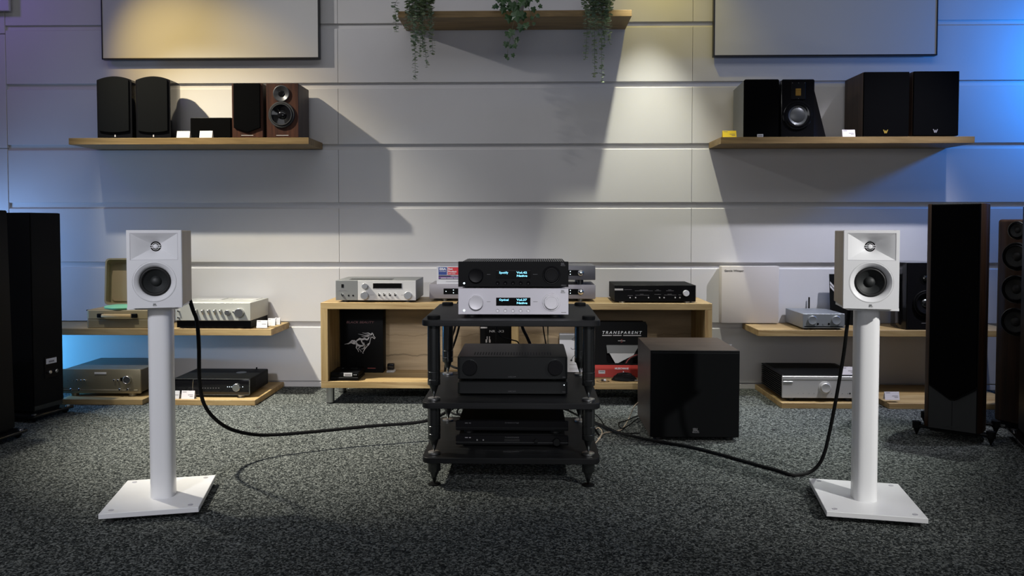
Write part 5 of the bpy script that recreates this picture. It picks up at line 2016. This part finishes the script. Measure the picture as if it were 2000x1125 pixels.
# ------------------------------------------------------------------ tower speakers
def tower_walnut_v():
    W, D, H, z0 = 0.198, 0.30, 1.10, 0.052
    fc = Vector((1.952, 3.564, 0))
    rz = radians(-35.5)
    n = Vector((sin(rz), -cos(rz), 0))
    c = fc - n * (D / 2)
    t = thing('tower_speaker', 'tall walnut-sided tower with black V-shaped grille on outrigger spikes', 'speaker', (c.x, c.y, 0), rz)
    yf = -D / 2
    w = W / 2
    pts = [(-w, yf + 0.004), (w, yf + 0.004)]
    pts += [(w + 0.020, yf + 0.03), (w + 0.026, yf + 0.10), (w + 0.018, yf + 0.19), (w * .72, D / 2), (-w * .72, D / 2), (-w - 0.018, yf + 0.19), (-w - 0.026, yf + 0.10), (-w - 0.020, yf + 0.03)]
    part('cabinet', MB().prism(pts, 'xy', z0, H, 0.003), TWALNUT, t, smooth=40)
    part('baffle', MB().box(-w, w, yf - 0.004, yf + 0.006, z0, H, 0.002), BLACKM, t)
    zs, zt_ = 0.265, 0.205
    part('grille', MB().prism([(-w + .003, zs), (-0.012, zt_), (0.012, zt_), (w - .003, zs), (w - .003, H - 0.003), (-w + .003, H - 0.003)], 'xz', yf - 0.020, yf - 0.004, 0.003), GRILLE, t)
    part('lower_panel', MB().prism([(-w + .003, z0 + 0.003), (w - .003, z0 + 0.003), (w - .003, zs - 0.012), (0.010, zt_ - 0.012), (-0.010, zt_ - 0.012), (-w + .003, zs - 0.012)], 'xz', yf - 0.008, yf - 0.003, 0.001), mat('charcoal_lower_panel', (0.010, 0.011, 0.011), 0.6), t)
    part('panel_seam', MB().box(-0.0008, 0.0008, yf - 0.0088, yf - 0.0075, z0 + 0.01, zt_ - 0.015), BLACK, t)
    part('name_strip', MB().box(-0.032, 0.032, yf - 0.009, yf - 0.0075, z0 + 0.018, z0 + 0.022), GUNMETAL, t)
    part('plinth', MB().box(-w * .95, w * .95, yf + 0.02, D / 2 - 0.01, 0.034, z0 + 0.001, 0.002), BLACKM, t)
    for sx in (-1, 1):
        for sy in (-1, 1):
            x, y = sx * (w + 0.052), (yf + 0.035) if sy < 0 else (D / 2 - 0.03)
            ar = part('outrigger', MB().box(min(x, sx * w * .7), max(x, sx * w * .7), y - 0.016, y + 0.016, 0.040, 0.052, 0.003).cyl((x, y, 0.036), 0.019, 0.030, 'z', 18), BLACKM, t)
            part('spike', MB().lathe([(0.016, 0.038), (0.013, 0.030), (0.002, 0.002), (0, 0)], (x, y, 0), 'z', 16), BLACKM, ar)
    return t


tower_walnut_v()


def tower_walnut_round():
    W, D, H, z0 = 0.19, 0.30, 1.03, 0.03
    rz = radians(-60)
    fl_ = Vector((2.318, 3.86, 0))
    ex = Vector((cos(rz), sin(rz), 0))
    n = Vector((sin(rz), -cos(rz), 0))
    c = fl_ + ex * (W / 2) - n * (D / 2)
    t = thing('tower_speaker', 'tall walnut tower with ringed round drivers, half hidden at the right', 'speaker', (c.x, c.y, 0), rz)
    yf = -D / 2
    w = W / 2
    part('cabinet', MB().box(-w, w, yf, D / 2, z0, H, 0.014, 3), TWALNUT, t)
    fcv = fl_ + ex * (W / 2)
    for py, r, nm in ((450, 0.042, 'tweeter'), (501, 0.066, 'woofer'), (565, 0.066, 'woofer'), (628.7, 0.066, 'woofer')):
        z = at(1968, py, fcv.y)[1]
        p = driver(t, 0, z, r, yf, cone=CONE, ring=BLACK, cap=RUBBER, name=nm)
        part('trim_ring', MB().lathe([(r + 0.003, -0.001), (r + 0.003, 0.003), (r, 0.004), (r, 0.0)], (0, yf, z), 'f', 40), STEEL if False else GUNMETAL, p)
    part('plinth', MB().box(-w + 0.01, w - 0.01, yf + 0.02, D / 2 - .02, 0.012, z0 + 0.002), BLACK, t)
    for sx in (-1, 1):
        for yy in (yf + 0.04, D / 2 - 0.04):
            part('foot', MB().cyl((sx * (w - 0.03), yy, 0), 0.016, 0.013, 'z', 14), STEEL, t)
    return t


tower_walnut_round()


def tower_black(label, c, rz, W, D, H, base, m, taper=0.0, grille=True, plate=False):
    t = thing('tower_speaker', label, 'speaker', (c[0], c[1], 0), rz)
    w = W / 2
    yf = -D / 2
    mb = MB()
    z0 = 0.05
    a = [mb.bm.verts.new(p) for p in ((-w - taper, yf - taper, z0), (w + taper, yf - taper, z0), (w + taper, D / 2 + taper, z0), (-w - taper, D / 2 + taper, z0))]
    b = [mb.bm.verts.new(p) for p in ((-w, yf, H), (w, yf, H), (w, D / 2, H), (-w, D / 2, H))]
    mb.bm.faces.new(list(reversed(a)))
    mb.bm.faces.new(b)
    for k in range(4):
        mb.bm.faces.new((a[k], a[(k + 1) % 4], b[(k + 1) % 4], b[k]))
    bmesh.ops.recalc_face_normals(mb.bm, faces=mb.bm.faces[:])
    bmesh.ops.bevel(mb.bm, geom=mb.bm.edges[:], offset=0.004, segments=2, affect='EDGES')
    part('cabinet', mb, m, t)
    if grille:
        part('grille', MB().box(-w + .006, w - .006, yf - taper - 0.012, yf, z0 + 0.01, H - 0.01, 0.003), GRILLE, t)
    part('plinth', MB().box(-w + 0.012, w - 0.012, yf + 0.012, D / 2 - 0.012, 0.036, z0 + 0.002), BLACKM, t)
    part('base_plate', MB().box(-w - base, w + base, yf - base, D / 2 + base, 0.022, 0.037, 0.003, 2), BLACKG, t)
    for sx in (-1, 1):
        for sy in (-1, 1):
            part('foot', MB().lathe([(0, 0), (0.006, 0), (0.018, 0.012), (0.018, 0.022), (0, 0.022)], (sx * (w + base - 0.03), sy * (D / 2 + base - 0.03), 0), 'z', 16), BLACKM, t)
            part('spike_cap', MB().cyl((sx * (w + base - 0.02), sy * (D / 2 + base - 0.02), 0.037), 0.011, 0.004, 'z', 16), STEEL, t)
    return t


tower_black('black tower speaker cut off by the right edge of the picture', (2.33, 3.42), radians(-20.7), 0.22, 0.34, 1.09, 0.035, BLACK)
t = tower_black('black tower speaker at the left showing its rear terminal plate', (-2.652, 3.958), radians(-103.3), 0.183, 0.30, 1.065, 0.035, BLACKG)
# matt rear panel and terminal plate (rear of the cabinet is +y)
yr = 0.15
part('rear_panel', MB().box(-0.0905, 0.0905, yr - 0.002, yr + 0.003, 0.075, 1.063, 0.001), BLACKM, t)
tp = part('terminal_plate', MB().box(-0.052, 0.028, yr + 0.003, yr + 0.007, 0.205, 0.318, 0.002), BLACK, t)
part('rating_label', MB().box(-0.046, 0.020, yr + 0.007, yr + 0.0085, 0.280, 0.308, 0.0008), PAPER, tp)
part('print', MB().box(-0.030, 0.004, yr + 0.0085, yr + 0.009, 0.287, 0.296), INK, tp)
for k, xx in enumerate((-0.034, 0.006)):
    part('binding_post', MB().lathe([(0.009, 0), (0.009, -0.014), (0.007, -0.016), (0, -0.016)], (xx, yr + 0.007, 0.238), 'f', 16), STEEL if k else CHROME, tp)

tower_black('black tower speaker cut off by the left edge of the picture', (-2.598, 3.44), radians(-96), 0.20, 0.32, 1.07, 0.045, BLACK, taper=0.010, grille=False)


# ------------------------------------------------------------------ cables
def cable(label, pts, r, m=CABLE, cat='cable', group=None, name='speaker_cable', plugs=None):
    o = link(name, MB().tube(pts, r, 8, 8), m)
    return tag(o, label, cat, group)


def A3(px, py, Y):
    x, z = at(px, py, Y)
    return (x, Y, z)


cable('thick black speaker cable from the left white speaker to the rack',
      [(-1.335, 2.825, HT + 0.06), (-1.300, 2.868, HT + 0.035), A3(377, 606, 2.88), A3(385, 630, 2.90), A3(388.5, 680, 2.93), A3(389.5, 740, 2.98), A3(397, 785, 3.03), A3(416, 814, 3.09), A3(446, 836, 3.16), A3(485, 847, 3.23), A3(530, 849.5, 3.29), A3(620, 842.5, 3.38), A3(720, 832.5, 3.46), A3(828, 823, 3.54), A3(880, 800, 3.60), A3(930, 770, 3.60)], 0.0075)
fx = lambda px, py, z=0.008: (*onz(px, py, z), z)
cable('thick black speaker cable from the right white speaker past the subwoofer',
      [(1.205, 2.85, HT + 0.06), (1.195, 2.878, HT + 0.03), A3(1657, 614, 2.88), A3(1654, 640, 2.88), A3(1648, 690, 2.90), A3(1638, 750, 2.95), A3(1629, 800, 3.0), A3(1620, 845, 3.04), A3(1609, 888, 3.06), A3(1596, 911, 3.07), fx(1577, 924), fx(1548, 927.5), fx(1520, 919), fx(1460, 902.5), fx(1400, 885.5), fx(1340, 871), fx(1268, 859, .010), fx(1208, 845, .019), fx(1164, 826, .019), fx(1130, 811, .010)], 0.0068)
cable('beige wire looping from the subwoofer to the carpet', [A3(1246, 786, 3.93), A3(1238, 795, 3.88), fx(1228, 818, .004), fx(1216, 837, .004), fx(1204, 842, .004), fx(1180, 846, .004), fx(1168, 858, .004)], 0.0028, BEIGECABLE, name='thin_wire')
cable('beige wire curling beside the right rear pillar of the rack', [fx(1160, 868, .004), fx(1172, 855, .004), fx(1176, 843, .004), fx(1168, 835, .004), fx(1160, 842, .004), fx(1150, 846, .004)], 0.0028, BEIGECABLE, name='thin_wire')
cable('thin black wire looping beside the subwoofer rear corner', [A3(1247, 812, 3.96), fx(1238, 815, .010), fx(1222, 822, .010), fx(1209, 826, .010), fx(1210, 834, .010), fx(1217, 836, .010), fx(1230, 829, .010), fx(1246, 817, .010)], 0.0028, CABLE, name='thin_wire')
cable('thin black wire arching from the rack to the carpet', [A3(1150, 800, 3.45), A3(1170, 816, 3.5), fx(1182, 833, .004), fx(1196, 843, .004), fx(1215, 846, .004), fx(1250, 846, .004)], 0.0024, CABLE, name='thin_wire')
# power and signal leads: out of the receivers' backs, over the rear edge of the board and down behind the rack
def lead(label, pts, r, m=CABLE):
    return cable(label, [A3(*p) for p in pts], r, m, name='power_lead')


lead('black lead curving down behind the left rear pillar of the rack', [(925, 592, 3.31), (906, 588, 3.50), (901, 607, 3.535), (896, 640, 3.545), (888, 668, 3.55), (880, 690, 3.55), (877, 709, 3.55), (886, 717, 3.50), (903, 721, 3.36)], 0.005)
lead('second black lead inside the curve of the lead at the left rear pillar', [(932, 592, 3.31), (898, 588, 3.51), (893, 607, 3.55), (888, 642, 3.565), (876, 676, 3.575), (871, 705, 3.575), (868, 750, 3.58), (874, 795, 3.58), (886, 808, 3.53), (903, 810, 3.36)], 0.005)
lead('flat black lead slanting behind the black knobbed amplifier', [(1010, 591, 3.31), (1012, 587, 3.50), (1015, 607, 3.54), (1020, 638, 3.55), (1030, 660, 3.555), (1038, 680, 3.555), (1043, 706, 3.55), (1040, 716, 3.50), (1035, 720, 3.36)], 0.0075)
lead('thin dark lead hanging right of the flat lead behind the rack', [(1055, 592, 3.31), (1057, 589, 3.50), (1059, 606, 3.535), (1061, 640, 3.54), (1066, 672, 3.54), (1070, 705, 3.53), (1070, 717, 3.49), (1069, 721, 3.36)], 0.003)
lead('thin brown lead hanging behind the rack, right of the dark one', [(1078, 592, 3.31), (1075, 589, 3.50), (1071, 606, 3.53), (1070, 640, 3.53), (1071, 672, 3.53), (1077, 706, 3.53), (1080, 717, 3.49), (1080, 721, 3.36)], 0.003, mat('olive_brown_jacket', (0.16, 0.13, 0.07), 0.5))
lead('thin dark lead bowed beside the console divider behind the rack', [(968, 592, 3.31), (968, 589, 3.50), (968, 606, 3.535), (969, 640, 3.54), (978, 657, 3.55), (1000, 664, 3.55), (1012, 669, 3.545), (1018, 690, 3.54), (1016, 708, 3.53), (1010, 717, 3.49), (1005, 721, 3.36)], 0.003)
lead('black lead hanging at the right rear pillar under the middle board', [(1090, 795, 3.33), (1106, 800, 3.45), (1118, 806, 3.535), (1140, 818, 3.56), (1158, 834, 3.58), (1170, 850, 3.60)], 0.005)
lead('black lead hanging beside the left rear pillar under the middle board', [(912, 792, 3.33), (897, 797, 3.42), (893, 806, 3.46), (900, 812, 3.42), (914, 815, 3.33)], 0.004)

# small dark scraps on the carpet
for px, py, lab in ((505.5, 834.5, 'small dark scrap lying on the carpet left of the rack'), (1511, 838.5, 'small dark scrap lying on the carpet right of the subwoofer')):
    x, y = onz(px, py, 0.002)
    o = link('carpet_scrap', MB().prism([(-0.012, -0.003), (0.004, -0.006), (0.013, 0.0), (0.006, 0.006), (-0.008, 0.005)], 'xy', 0.0, 0.004, 0.001), RUBBER)
    o.location = (x, y, 0.0)
    tag(o, lab, 'scrap', 'dark scraps on the carpet')
